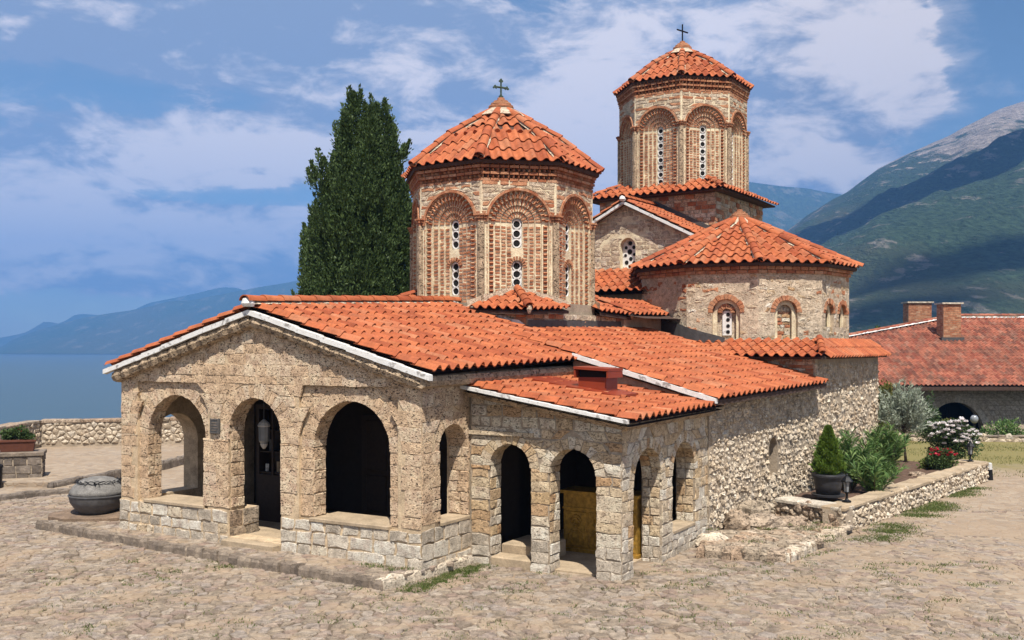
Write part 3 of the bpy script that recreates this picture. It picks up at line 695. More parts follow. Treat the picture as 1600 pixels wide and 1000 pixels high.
# ---- round chapel drum
NS = 10; R3 = 3.3; ang3 = [math.radians(-4.2 + 36 * k) for k in range(NS)]
def ring(c, R, angs, z): return [A_(c[0] + R * math.sin(a), c[1] - R * math.cos(a), z) for a in angs]
g = G(); p0, p1 = ring(D3, R3 - .02, ang3, 3.4), ring(D3, R3 - .02, ang3, 6.3)
faces3 = []
cd = G()
for k in range(NS):
    a, b = p0[k], p0[(k + 1) % NS]; f, L = wallframe(a, b); f = frame(a * A_(1, 1, 0), f.ea, ZUP, f.en)
    am = math.degrees(ang3[k]) + 18; rel = (am + 13.2 + 180) % 360 - 180
    ops = []
    if abs(rel - (-9)) < 5: ops = [dict(c=L / 2 + .12, r=.40, zs=5.0, zb=4.25)]
    elif abs(rel - 27) < 5: ops = [dict(c=L / 2 - .12, r=.36, zs=5.0, zb=4.25)]
    elif abs(rel - 63) < 5: ops = [dict(c=L / 2 - .46, r=.30, zs=5.0, zb=4.6), dict(c=L / 2 + .52, r=.30, zs=5.0, zb=4.6)]
    arch_wall(g, f, 0, L, 3.4, 6.3, .22, ops); quad(cd, f(0, 3.4, -.22), f(L, 3.4, -.22), f(L, 6.3, -.22), f(0, 6.3, -.22))
    faces3.append((f, L, rel, ops))
drum3 = part('chapel_drum', g, 'tuffpale'); cd.obj('niche_back', 'tuffpale', drum3)
for f, L, rel, ops in faces3:
    if abs(rel) > 105: continue
    mx = (lambda c: 'brick' if (R_.random() < .07 + (.16 if c[1] > 5.55 and rel > -20 else 0)) else ('tuffpale' if R_.random() < .75 else 'porch'))
    ashlar(drum3, f, 0, L, 3.6, 6.1, ops, .16, .12, .25, mx, gap=.014, d=.005, jp=.032, jn=.012, name='stone', skip=lambda a, z: R_.random() < (.5 if rel < 0 else .3), bev=.03)
    for o_ in ops:
        voussoirs(drum3, f, o_, .13, .1, 'brick', 13, d=.02, halves=1, name='brick')
        r2 = o_['r'] - .13; oo = dict(c=o_['c'], r=r2, zs=o_['zs'], zb=o_['zb'])
        gg = G(); arch_wall(gg, f, o_['c'] - o_['r'] + .002, o_['c'] + o_['r'] - .002, o_['zb'], lambda a, o_=o_: archz(o_, a) if abs(a - o_['c']) < o_['r'] - .003 else o_['zs'], .06, [dict(oo)], n0=-.10); nf = gg.obj('niche_frame', 'pink', drum3)
        if abs(rel + 9) < 5:
            gg = G(); box(gg, f, o_['c'] - .13, o_['c'] + .13, 4.35, 5.05, -.30, -.17)
            win = gg.obj('window', 'white', drum3)
            for z in (4.45, 4.62, 4.8, 4.95):
                gg = G(); tube(gg, [f(o_['c'] + .03, z, -.16), f(o_['c'] + .03, z, -.168)], .055, 10); gg.obj('painted_hole', 'dark', win)  # flat black disc, shade of the piercing put into its colour
            voussoirs(drum3, f, dict(c=o_['c'], r=.13, zs=5.0), .12, .08, 'brick', 9, noff=-.10, halves=1, name='brick', d=.015)
        else:
            ashlar(drum3, f, o_['c'] - r2, o_['c'] + r2, o_['zb'], o_['zs'] + r2 * .6, [], 0, .10, .2, lambda c: 'brick' if R_.random() < .4 else 'porch', noff=lambda a, z: -.215, gap=.012, d=.02, name='brick')

def cornice(part, c, Rs, angs, z0, rows, hrow=.085, lb=.22, vis=lambda rel: True, dog=True):
    """corbelled brick courses round a polygon; Rs = circumradius of each course"""
    for r, Rr in enumerate(rows):
        z = z0 + r * hrow
        for k in range(len(angs)):
            P = ring(c, Rr, angs, z); a, b = P[k], P[(k + 1) % len(angs)]
            f, L = wallframe(a, b); f = frame(a, f.ea, ZUP, f.en)
            cm = (a + b) / 2; tocam = A_(0, 0, 4) - cm
            if f.en @ tocam < -1.5: continue
            n = max(2, round(L / (lb * (.55 if dog and r % 2 else 1))))
            for i in range(n):
                x0, x1 = L * i / n + .012, L * (i + 1) / n - .012; tn = R_.random()
                if dog and r % 2: V = [f(x0, 0, -.12), f(x1, 0, -.12), f((x0 + x1) / 2, 0, .015), f(x0, hrow - .015, -.12), f(x1, hrow - .015, -.12), f((x0 + x1) / 2, hrow - .015, .015)]; F = [(0, 2, 5, 3), (2, 1, 4, 5), (3, 5, 4), (0, 1, 2)]
                else:
                    V = [f(x, y, d) for d in (-.12, 0) for (x, y) in ((x0, 0), (x1, 0), (x1, hrow - .015), (x0, hrow - .015))]; F = [(4, 5, 6, 7), (0, 1, 5, 4), (1, 2, 6, 5), (2, 3, 7, 6), (3, 0, 4, 7)]
                piece('brick', part, 'brick', V, F, tn)
def dome_roof(name, c, angs, prof, w, L, mat='tile', visible=115):
    """tiled polygonal roof; prof = [(circumradius, z), ...] from eaves up"""
    g = G(); n = len(angs)
    for (r0, z0), (r1, z1) in zip(prof[:-1], prof[1:]):
        A, B = ring(c, r0, angs, z0 - .03), ring(c, r1, angs, z1 - .03)
        for k in range(n): quad(g, A[k], A[(k + 1) % n], B[(k + 1) % n], B[k])
    A = ring(c, prof[0][0], angs, prof[0][1] - .03); B = ring(c, prof[0][0] - .02, angs, prof[0][1] - .11); D = ring(c, prof[0][0] * .7, angs, prof[0][1] - .14)
    for k in range(n): quad(g, B[k], B[(k + 1) % n], A[(k + 1) % n], A[k]); quad(g, D[k], D[(k + 1) % n], B[(k + 1) % n], B[k])
    r = g.obj(name, 'deck', church)
    for k in range(n):
        mid = (angs[k] + angs[(k + 1) % n if k + 1 < n else 0] + (2 * math.pi if k + 1 == n else 0)) / 2
        en = A_(math.sin(mid), -math.cos(mid), 0)
        if en @ (A_(0, 0, 0) - c) / np.linalg.norm(c) < math.cos(math.radians(visible)): continue
        for (r0, z0), (r1, z1) in zip(prof[:-1], prof[1:]):
            A, B = ring(c, r0, angs, z0), ring(c, r1, angs, z1); a, b, i0, i1 = A[k], A[(k + 1) % n], B[k], B[(k + 1) % n]
            e = (b - a) / np.linalg.norm(b - a); W_ = np.linalg.norm(b - a); up = (i0 + i1) / 2 - (a + b) / 2
            def keep(p, a=a, e=e, W_=W_, i0=i0, z0=z0, z1=z1):
                h = (p[2] - z0) / (z1 - z0); s = (p - a) @ e; q = ((i0 - a) @ e) * h; return q - .03 < s < W_ - q + .03
            tile_field(r, a, b, b + up, a + up, w, L, keep, mat, sink=0 if z0 == prof[0][1] else .03)
    for k in range(n):
        en = A_(math.sin(angs[k]), -math.cos(angs[k]), 0)
        if en @ (-c) / np.linalg.norm(c) < -.35: continue
        ridge_line(r, [ring(c, q[0] * 1.005, angs, q[1] + .06)[k] for q in prof], .125, .42, mat, mortar=r)
    return r
def finial(part, c, z, s=1.0, steps=((.42, .0), (.36, .10), (.30, .11), (.30, .17), (.20, .18), (.20, .24), (.09, .25), (.09, .33))):
    g = G(); lathe(g, (c[0], c[1], z), [(.62 * s, -.10), (.5 * s, .02), (.34 * s, .12), (.33 * s, .14)], 16, jit=.05); g.obj('finial_base', 'tuffpale', part)
    for i, (r, h0, h1) in enumerate(((.31, .12, .19), (.25, .20, .26), (.18, .27, .32), (.09, .32, .40))):
        g = G(); lathe(g, (c[0], c[1], z), [(r * s, h0 * s + .02), (r * s * 1.02, (h0 + h1) / 2 * s + .02), (r * s, h1 * s + .02)], 16, .2 + .2 * i, .02); g.obj('finial_ring', 'brick', part)
def cross(part, c, z, h, w, mat, ang, fancy):
    f = frame((c[0], c[1], z), (math.cos(ang), math.sin(ang), 0), ZUP, (math.sin(ang), -math.cos(ang), 0)); g = G(); t = .028
    tube(g, [f(0, 0, 0), f(0, h, 0)], t, 6); tube(g, [f(-w / 2, h * .62, 0), f(w / 2, h * .62, 0)], t, 6)
    if fancy:
        for a, b in ((0, h), (-w / 2, h * .62), (w / 2, h * .62), (0, .08)):
            for k in ((-.035, 0), (.035, 0), (0, .04)): tube(g, [f(a + k[0], b + k[1] - .02, -.02), f(a + k[0], b + k[1] - .02, .02)], .03, 6)
    g.obj('cross', mat, part)
cornice(drum3, D3, None, ang3, 6.12, [3.34, 3.40], .10, .28, dog=False)
re3 = 3.62
rd3 = dome_roof('chapel_roof', D3, ang3, [(re3 - .10, 6.42), (.42, 7.90)], .30, .44)
finial(rd3, D3, 7.94, 1.0)

# ---- the two brick drums
def drum(name, c, R, corner_deg, z0, zspring, ztop, windows, zhole):
    angs = [math.radians(corner_deg + 45 * k) for k in range(8)]
    core = G(); pr = [(p[0], p[1]) for p in ring(c, R - .36, angs, 0)]; prism(core, pr, z0 - .6, ztop + .5)
    d = core.obj(name, 'pink', church)
    base = G(); prism(base, [(p[0], p[1]) for p in ring(c, R + .05, angs, 0)], z0 - 1.0, z0)
    base.obj('drum_base', 'greymortar', d)
    Wd = 2 * R * math.sin(math.pi / 8)
    for k in range(8):
        a, b = ring(c, R, angs, 0)[k], ring(c, R, angs, 0)[(k + 1) % 8]; f, L = wallframe(a, b)
        facing = f.en @ (A_(0, 0, 0) - (a + b) / 2) / np.linalg.norm(c)
        r1, r2, r3, r4, rw = .405 * Wd, .315 * Wd, .228 * Wd, .148 * Wd, .07 * Wd; cx = L / 2
        op = lambda r, zb=z0: dict(c=cx, r=r, zs=zspring, zb=zb)
        g = G(); arch_wall(g, f, .0, L, z0, ztop, .06, [op(r1)], n0=0); arch_wall(g, f, .05, L - .05, z0, ztop - .05, .11, [op(r2)], n0=-.06); arch_wall(g, f, .1, L - .1, z0, ztop - .05, .10, [op(r3)], n0=-.11)
        wops = [dict(c=cx, r=rw, zs=zs, zb=zb) for zb, zs in windows]
        arch_wall(g, f, .13, L - .13, z0, ztop - .1, .09, [op(r4)], n0=-.155); arch_wall(g, f, .17, L - .17, z0, ztop - .12, .09, wops, n0=-.20)
        g.obj('arch_panel', 'pink', d)
        if facing < -.25: continue
        rw_h = .088
        # horizontal brick courses and radial bricks
        def course(x0, x1, za, zb, n, cols):
            nr = max(1, int((zb - za) / rw_h))
            for i in range(nr):
                z = za + i * rw_h; t = [x0 + (x1 - x0) * q / cols + (R_.uniform(-.02, .02) if 0 < q < cols else 0) for q in range(cols + 1)]
                for q in range(cols):
                    xa, xb = t[q] + R_.uniform(.008, .022), t[q + 1] - R_.uniform(.008, .022); j = R_.uniform(-.009, .009); dd = R_.uniform(.004, .028)
                    V = [f(x, y, n + w_) for w_ in (-.01, dd) for (x, y) in ((xa, z + .014 + j), (xb, z + .014 - j), (xb, z + .062 - j), (xa, z + .062 + j))]
                    piece('brick', d, 'brick', V, [(4, 5, 6, 7), (0, 1, 5, 4), (1, 2, 6, 5), (2, 3, 7, 6), (3, 0, 4, 7)], R_.random())
        def radial(ra, rb, zs, n, cnt, dd=.02):
            for i in range(cnt):
                q = R_.uniform(.16, .26); t0, t1 = math.pi * (i + q) / cnt, math.pi * (i + q + R_.uniform(.44, .56)) / cnt
                pts = [(cx - r * math.cos(t), zs + r * math.sin(t)) for (t, r) in ((t0, ra), (t0, rb), (t1, rb), (t1, ra))]
                V = [f(x, y, n + w_) for w_ in (-.01, dd) for (x, y) in pts]
                piece('brick', d, 'brick', V, [(7, 6, 5, 4), (4, 5, 1, 0), (5, 6, 2, 1), (6, 7, 3, 2), (7, 4, 0, 3)][:5], R_.random())
        def dogtooth(x, z, tx, tz, n, s):
            ox, oz = -tz, tx; P = [(x - tx * s, z - tz * s), (x + tx * s, z + tz * s)]; wv = .05
            V = [f(P[0][0] - ox * wv, P[0][1] - oz * wv, n), f(P[1][0] - ox * wv, P[1][1] - oz * wv, n), f(P[1][0] + ox * wv, P[1][1] + oz * wv, n), f(P[0][0] + ox * wv, P[0][1] + oz * wv, n),
                 f(x - ox * wv, z - oz * wv, n + .065), f(x + ox * wv, z + oz * wv, n + .075)]
            piece('brick', d, 'brick', V, [(0, 3, 5, 4), (2, 1, 4, 5), (0, 4, 1), (3, 2, 5)], R_.random())
        for s in (-1, 1):
            xs = sorted((cx + s * (r3 + .01), cx + s * (r2 - .01))); course(xs[0], xs[1], z0, zspring, -.11, 1)
            xs = sorted((cx + s * (r4 + .008), cx + s * (r3 - .008))); course(xs[0], xs[1], z0, zspring, -.155, 1)
            xs = sorted((cx + s * (rw + .01), cx + s * (r4 - .006))); course(xs[0], xs[1], z0, zspring, -.20, 1)
            nd_ = int((zspring - z0) / .115)
            for i in range(nd_): dogtooth(cx + s * (r1 + r2) / 2, z0 + .06 + i * .115, 0, 1, -.06, .045)
            # slim brick strips either side of the dogtooth
            xs = sorted((cx + s * (r1 + .004), cx + s * (r1 + .05))); course(xs[0], xs[1], z0, zspring, 0.0, 1)
        radial(r3 + .012, r2 - .012, zspring, -.11, 22); radial(r4 + .01, r3 - .01, zspring, -.155, 15); radial(rw + .012, r4 - .01, zspring, -.20, 9)
        for zb, zs in windows:
            if zs < zspring - .2: radial(rw + .006, rw + .10, zs, -.195, 9, .03)
        for rw_, (rr, nn_, off) in enumerate(((r2 + (r1 - r2) * .27, 17, 0), (r2 + (r1 - r2) * .74, 17, .5))):
            for i in range(nn_):
                t = math.pi * (i + .35 + off * .6) / nn_; dogtooth(cx - rr * math.cos(t), zspring + rr * math.sin(t), math.sin(t), math.cos(t), -.06, .036)
        hood = G()
        for i in range(20):
            t0, t1 = math.pi * i / 20, math.pi * (i + 1) / 20
            V = [f(cx - r * math.cos(t), zspring + r * math.sin(t), n) for n in (0, .045) for (t, r) in ((t0, r1 + .01), (t0, r1 + .07), (t1, r1 + .07), (t1, r1 + .01))]
            hood.add(V, [(4, 7, 6, 5), (5, 6, 2, 1), (7, 4, 0, 3)], R_.random())
        hood.obj('arch_hood', 'brick', d)
        # spandrels and frieze in tuff blocks with brick lines
        oH = [dict(c=cx, r=r1 + .07, zs=zspring, zb=z0)]
        ashlar(d, f, .02, L - .02, zspring + .16, ztop, oH, 0, .11, .34, lambda c_: 'brick' if (int(c_[1] * 9) % 2 == 0 and R_.random() < .7) else 'tuffpale', gap=.02, d=.012, name='stone', jp=.02)
        # windows: solid stucco screens, shade of the holes painted as black discs
        for zb, zs in windows:
            g = G(); V0 = -.275; box(g, f, cx - rw - .02, cx + rw + .02, zb, zs + rw, -.33, V0); wn = g.obj('window', 'white', d)
            nh = max(2, round((zs + rw - zb) / zhole))
            for i in range(nh):
                z = zb + (i + .5) * (zs + rw * .7 - zb) / nh; g = G(); tube(g, [f(cx, z, V0 + .006), f(cx, z, V0 + .010)], rw * .62, 12); g.obj('painted_hole', 'dark', wn)
                g = G()
                for q in range(14):
                    t0, t1 = 2 * math.pi * q / 14, 2 * math.pi * (q + 1) / 14
                    V = [f(cx + r * math.cos(t), z + r * math.sin(t), V0 + n) for (t) in (t0, t1) for (r, n) in ((rw * .62, .002), (rw * .66, .03), (rw * .86, .03), (rw * .9, .002))]
                    g.add(V, [(0, 1, 5, 4), (1, 2, 6, 5), (2, 3, 7, 6)])
                g.obj('window_ring', 'white', wn)
    # corner shafts and capitals
    for k in range(8):
        p = ring(c, R + .0, angs, 0)[k]; en = A_(math.sin(angs[k]), -math.cos(angs[k]), 0)
        if en @ (-c) / np.linalg.norm(c) < -.45: continue
        f = frame(p, (math.cos(angs[k]), math.sin(angs[k]), 0), ZUP, en)
        nz = 3
        for i in range(nz):
            za, zb = z0 + (zspring - z0) * i / nz, z0 + (zspring - z0) * (i + 1) / nz; hw = .085; g = G()
            V = [f(x, z, n) for z in (za + .003, zb - .003) for (x, n) in ((-hw, -.08), (-hw, .02), (-hw * .6, .06), (hw * .6, .06), (hw, .02), (hw, -.08))]
            piece('stone', d, 'moulding', V, [(q, q + 1, q + 7, q + 6) for q in range(5)] + [(6, 7, 8, 9, 10, 11), (5, 4, 3, 2, 1, 0)], R_.uniform(.3, .7))
        for j, (hw, n1, za, zb) in enumerate(((.12, .09, 0, .06), (.16, .12, .07, .13), (.19, .15, .14, .18))):
            for q in range(4):
                x0, x1 = -hw + 2 * hw * q / 4 + .006, -hw + 2 * hw * (q + 1) / 4 - .006; nn = n1 - .06 * abs(q - 1.5)
                V = [f(x, z + zspring, n) for n in (-.1, nn) for (x, z) in ((x0, za), (x1, za), (x1, zb), (x0, zb))]
                piece('brick', d, 'brick', V, [(4, 5, 6, 7), (0, 1, 5, 4), (1, 2, 6, 5), (2, 3, 7, 6), (3, 0, 4, 7)], R_.random())
    cornice(d, c, None, angs, ztop - .02, [R + .02, R + .04, R + .065, R + .085, R + .105, R + .12], .08, .24)
    return d, angs
# near drum over the narthex
d1, ang1 = drum('narthex_drum', D1, 2.5, -10.8, 5.12, 7.13, 8.16, [(5.33, 6.06), (6.5, 7.13)], .24)
rr1 = dome_roof('narthex_dome', D1, ang1, [(2.69, 8.66), (1.58, 9.57), (.38, 10.30)], .285, .46)
finial(rr1, D1, 10.33, 1.1); cross(rr1, D1, 10.77, .50, .36, 'crossg', math.radians(28), True)
# far, taller drum over the nave
d2, ang2 = drum('nave_drum', D2, 2.34, -10.8, 9.62, 11.72, 12.98, [(9.75, 11.72)], .27)
rr2 = dome_roof('nave_dome', D2, ang2, [(2.47, 13.48), (1.40, 14.28), (.36, 14.86)], .285, .46)
finial(rr2, D2, 14.90, 1.1); cross(rr2, D2, 15.34, .66, .60, 'iron', math.radians(40), False)

# square bases with skirt roofs
def sqbase(name, c, half, z0, z1, mat='greymortar'):
    g = G(); prism(g, [tuple((c + U2 * a * half + V2 * b * half)[:2]) for a, b in ((-1, -1), (1, -1), (1, 1), (-1, 1))], z0, z1); o = g.obj(name, mat, church)
    for (a, b, en) in ((-1, -1, -V2), (1, -1, U2)):
        p = c + U2 * a * half + V2 * b * half; q = p + (U2 if en is not U2 else V2) * 2 * half; f, L = wallframe(p, q)
        ashlar(o, f, 0, L, z0 + .1, z1 - .02, [], 0, .14, .3, lambda c_: 'brick' if R_.random() < .35 else ('rubble' if R_.random() < .5 else 'tuff'), gap=.014, d=.025, jp=.015)
    return o
sqbase('narthex_base', D1, 2.42, 3.6, 4.86)
def corner_roof(sx, sy):
    h = 2.62; K = rf(sx * h, sy * h, 4.90); A = rf(sx * .80, sy * h, 4.98); B = rf(sx * h, sy * .80, 4.98); Mt = rf(sx * 1.62, sy * 1.62, 5.40)
    if sx * sy > 0: A, B = B, A
    g = G(); dn = A_(0, 0, -.06)
    for a, b in ((A, K), (K, B)): quad(g, a + dn, b + dn, Mt + dn); quad(g, a + dn * 2.2, b + dn * 2.2, b + dn, a + dn)
    quad(g, A + dn * 2.2, Mt + dn * 2.2 , B + dn * 2.2, K + dn * 2.2)
    r = g.obj('corner_roof', 'deck', church)
    for a, b in ((A, K), (K, B)):
        e = (b - a) / np.linalg.norm(b - a); L = np.linalg.norm(b - a); up = Mt - a; up = up - e * (up @ e); hh = Mt - a; s0 = hh @ e
        def keep(p, a=a, e=e, L=L, up=up, s0=s0):
            t = (p - a) @ up / (up @ up); s = (p - a) @ e; return s0 * t - .12 < s < L + (s0 - L) * t + .12
        tile_field(r, a, b, b + up, a + up, .27, .36, keep)
    ridge_line(r, [K + A_(0, 0, .08), Mt + A_(0, 0, .08)], .11, .36)
    g = G(); quad(g, A + A_(0, 0, .05), B + A_(0, 0, .05), Mt + A_(0, 0, .22)); 
    g = G(); V = []
    for a, b in ((A, Mt), (Mt, B)):
        for i in range(7): p = a + (b - a) * i / 6; V += [p + A_(0, 0, .02), p + A_(0, 0, R_.uniform(.12, .2))]
    g.add(V, [(2 * i, 2 * i + 2, 2 * i + 3, 2 * i + 1) for i in range(13)]); g.obj('roof_mortar', 'tuffpale', r)
    g = G(); lathe(g, K + A_(0, 0, -.10), [(.03, 0), (.07, .1), (.05, .2)], 7, jit=.15); g.obj('mortar_cap', 'tuffpale', r)
for q_ in ((1, -1), (-1, -1), (1, 1)): corner_roof(*q_)
sqbase('nave_base', D2, 2.25, 6.5, 9.3)
skirt(church, D2, (-2.62, 2.62, -2.62, 2.62), (-1.72, 1.72, -1.72, 1.72), 9.40, 9.86, (0, 1))
# gable of the nave arm between the drums
S0 = 7.43; GH = 2.55
FG = frame(rf(0, S0), U2, ZUP, -V2)
gt = lambda a: 8.80 - abs(a) * .50
wn_ = dict(c=0.02, r=.29, zs=7.38, zb=6.66)
g = G(); arch_wall(g, FG, -GH, GH, 4.5, gt, .4, [wn_], brk=(0,)); box(g, FG, -.4, .4, 6.5, 7.8, -.45, -.41)
for s in (-1, 1): box(g, frame(rf(s * GH, S0), V2, ZUP, U2 * s), .4, 3.2, 4.5, 7.5, -.3, 0)
nar = part('nave_gable', g, 'pink')
ashlar(nar, FG, -GH, GH, 5.2, 8.8, [wn_], .06, .14, .28, lambda c: 'rubble' if R_.random() < .4 else 'tuffpale', gap=.014, d=.012, jp=.028, clips=[(.5, 1, 8.76), (-.5, 1, 8.76)], skip=lambda a, z: R_.random() < .22)
g = G(); box(g, FG, -.31, .31, 6.66, 7.69, -.30, -.20); win = g.obj('window', 'white', nar)
for (x, z, r) in ((0.02, 7.50, .075), (-.14, 7.36, .06), (.15, 7.36, .065), (0, 7.22, .09), (.17, 7.12, .055), (-.16, 7.1, .055), (.04, 6.98, .07), (-.12, 6.86, .075), (.15, 6.84, .06)):
    g = G(); tube(g, [FG(x, z, -.196), FG(x, z, -.192)], r, 10); g.obj('painted_hole', 'dark', win)  # hole shade painted as black discs on the solid screen
g = G()
for s in (-1, 1):
    P = [rf(s * (GH + .18), S0 - .25, 8.92 - .5 * (GH + .18)), rf(s * (GH + .18), S0 + 2.6, 8.92 - .5 * (GH + .18)), rf(0, S0 + 2.6, 8.92), rf(0, S0 - .25, 8.92)]
    P = P if s > 0 else P[::-1]; quad(g, *[p + A_(0, 0, -.03) for p in P]); quad(g, *[p + A_(0, 0, -.12) for p in P[::-1]])
gr2 = part('nave_arm_roof', g, 'deck')
tile_field(gr2, rf(GH + .2, S0 - .28, 8.92 - .5 * (GH + .2)), rf(GH + .2, S0 + 2.25, 8.92 - .5 * (GH + .2)), rf(0, S0 + 2.25, 8.92), rf(0, S0 - .28, 8.92), .285, .42)
tile_field(gr2, rf(-GH - .2, S0 + 2.25, 8.92 - .5 * (GH + .2)), rf(-GH - .2, S0 - .28, 8.92 - .5 * (GH + .2)), rf(0, S0 - .28, 8.92), rf(0, S0 + 2.25, 8.92), .285, .42)
ridge_line(gr2, [rf(0, S0 - .28, 8.98), rf(0, S0 + 2.2, 8.98)], .13, .44)
for s in (-1, 1):
    for i in range(5):
        t0, t1 = i / 5, (i + 1) / 5; g = G(); a, c = s * t0 * (GH + .2), s * t1 * (GH + .2)
        V = [rf(x, S0 + v, 8.86 - .5 * abs(x) + dz) for v in (-.30, -.2) for (x, dz) in ((a, -.09), (c, -.09), (c, .015), (a, .0))]
        g.add(V, [(0, 1, 2, 3), (7, 6, 5, 4), (0, 4, 5, 1), (1, 5, 6, 2), (2, 6, 7, 3), (3, 7, 4, 0)]); g.obj('verge_board', 'white', gr2)
g = G(); lathe(g, rf(0, S0 - .34, 8.86), [(.07, 0), (.11, .06), (.09, .14), (.03, .18)], 10, jit=.1); g.obj('ridge_end', 'white', gr2)
# flashing along the nave base above the arm roof
g = G()
for s in (-1, 1):
    P = [D2 + U2 * (s * 0) - V2 * 2.30 + A_(0, 0, 9.0), D2 + U2 * (s * 2.3) - V2 * 2.30 + A_(0, 0, 7.85)]
    quad(g, P[0], P[1], P[1] + A_(0, 0, .16), P[0] + A_(0, 0, .16))
g.obj('lead_flashing', 'lead', gr2)
# low bay between narthex and nave, with its lean-to roof
g = G(); box(g, frame(rf(0, 5.55), U2, ZUP, -V2), -2.4, 2.7, 3.6, 5.68, -2, 0)
box(g, frame(rf(0, 2.3), U2, ZUP, -V2), -2.4, 2.55, 3.6, 4.86, -3.4, 0)
lb = part('link_bay', g, 'greymortar')
g = G(); quad(g, rf(-2.6, 5.25, 5.72), rf(3.0, 5.25, 5.72), rf(3.0, S0, 6.58), rf(-2.6, S0, 6.58)); quad(g, rf(3.0, 5.25, 5.65), rf(-2.6, 5.25, 5.65), rf(-2.6, S0, 6.4), rf(3.0, S0, 6.4)); lr = part('link_roof', g, 'deck')
tile_field(lr, rf(-2.6, 5.22, 5.76), rf(3.0, 5.22, 5.76), rf(3.0, S0, 6.62), rf(-2.6, S0, 6.62), .29, .42)
g = G(); quad(g, rf(2.3, 2.3, 4.95), rf(3.2, 2.3, 4.8), rf(3.2, 6.2, 4.85), rf(2.3, 6.2, 5.3)); quad(g, rf(-2.4, 2.3, 4.95), rf(2.3, 2.3, 4.95), rf(2.3, 6.2, 5.3), rf(-2.4, 6.2, 5.3)); lr2 = part('low_link_roof', g, 'deck')
tile_field(lr2, rf(2.72, 2.5, 4.92), rf(2.72, 5.9, 4.97), rf(1.6, 5.9, 5.4), rf(1.6, 2.5, 5.38), .29, .42)
# far body of the church, hidden but closing the building
g = G(); prism(g, [tuple(rf(a, b)[:2]) for a, b in ((-2.5, 8.1), (2.5, 8.1), (2.5, 15.5), (-2.5, 15.5))], 0, 7.3); prism(g, [tuple(rf(a, b)[:2]) for a, b in ((-2.4, -2.4), (2.4, -2.4), (2.6, 7.6), (-2.6, 7.6))], 0, 3.8)
prism(g, [(p[0], p[1]) for p in ring(D3, R3 - .4, ang3, 0)], 0, 6.4); part('nave_body', g, 'greymortar')
# flashing between narthex base and the side roof
g = G(); f, L = wallframe(rf(2.43, -2.43), rf(2.43, 2.5)); quad(g, f(0, 4.2, .03), f(L, 4.2, .03), f(L, 4.72, .03), f(0, 4.66, .03)); 
g.obj('lead_flashing', 'lead', nroof)
g = G(); f, L = wallframe(rf(-2.4, -2.43), rf(2.43, -2.43)); V = []
for i in range(25):
    a = L * i / 24; u_ = (f(a, 0) - P0) @ U; z = 5.08 - .272 * max(0, u_ + 3.9); V += [f(a, z - .25, .03), f(a, z + R_.uniform(.07, .16), .06)]
g.add(V, [(2 * i, 2 * i + 2, 2 * i + 3, 2 * i + 1) for i in range(24)]); g.obj('roof_mortar', 'white', nroof)

# ---- porch on the right
PF = frame(gf(0, 1.56), U, ZUP, -V_); PS = frame(gf(3.06, 0), V_, ZUP, U)
pa = dict(c=.85, r=.43, zs=1.83, zb=-.06); pb = dict(c=2.115, r=.455, zs=1.775, zb=-.06)
sa_ = dict(c=2.70, r=.66, zs=1.55, zb=-.06); sb_ = dict(c=4.53, r=.62, zs=1.55, zb=.48)
ptop = lambda a: 3.16 - .158 * a
bk = lambda o: dict(o, r=o['r'] + .012)
g = G(); arch_wall(g, PF, 0.0, 3.06, -.06, ptop, .40, [bk(pa), bk(pb)], n0=0); arch_wall(g, PS, 1.96, 6.1, -.06, 2.64, .40, [bk(sa_), bk(sb_)], n0=0)
porch = part('porch_wall', g, 'greymortar')
hl = thing('hanging_lamp', 'pale metal lantern hanging on a chain inside the middle doorway arch', 'lamp', tuple(gf(-4.5, .85, 2.0))); hp = gf(-4.5, .85, 0)
g = G(); tube(g, [hp + A_(0, 0, 2.55), hp + A_(0, 0, 3.3)], .012, 5); g.obj('chain', 'lead', hl)
g = G(); lathe(g, hp, [(.02, 2.55), (.10, 2.48), (.13, 2.42), (.12, 2.40)], 10); g.obj('cap', 'whitepaint', hl); g = G(); lathe(g, hp, [(.07, 2.05), (.11, 2.12), (.115, 2.40)], 10); g.obj('glass_body', 'glass', hl); g = G(); lathe(g, hp, [(.02, 1.95), (.06, 2.0), (.08, 2.05), (.06, 2.06)], 10); g.obj('base', 'whitepaint', hl)
pm = lambda c: 'lime' if c[1] < .47 or R_.random() < .07 else 'porch'
pclip = [(.158, 1, 3.16 - .02)]
ashlar(porch, PF, .02, 3.06, -.03, 3.16, [pa, pb], .19, .20, .32, pm, clips=pclip, gap=.014, d=.014, jp=.022, bev=.007, jn=.0035)
ashlar(porch, PS, 1.56, 6.1, -.03, 2.62, [sa_, sb_], .19, .20, .32, pm, gap=.014, d=.014, jp=.022, bev=.007, jn=.0035)
for f_, o_, n_ in ((PF, pa, 13), (PF, pb, 13), (PS, sa_, 17), (PS, sb_, 16)): voussoirs(porch, f_, o_, .19, .38, 'porch', n_, gap=.009, d=.012)
for o_ in (pa, pb):
    fj = frame(gf(o_['c'] - o_['r'], 1.56), V_, ZUP, U); ashlar(porch, fj, .03, .40, .0, o_['zs'], [], 0, .185, .22, pm, d=.014, gap=.012)
for o_ in (sa_, sb_):
    fj = frame(gf(3.06, o_['c'] + o_['r']), -U, ZUP, -V_); ashlar(porch, fj, .03, .39, o_['zb'], o_['zs'], [], 0, .185, .2, pm, d=.014, gap=.012)
g = G(); bbox(g, frame(gf(3.06, 4.53, .44), V_, -U, ZUP), -.6, .6, -.03, .40, 0, .06, .012); g.obj('sill', 'slab', porch)
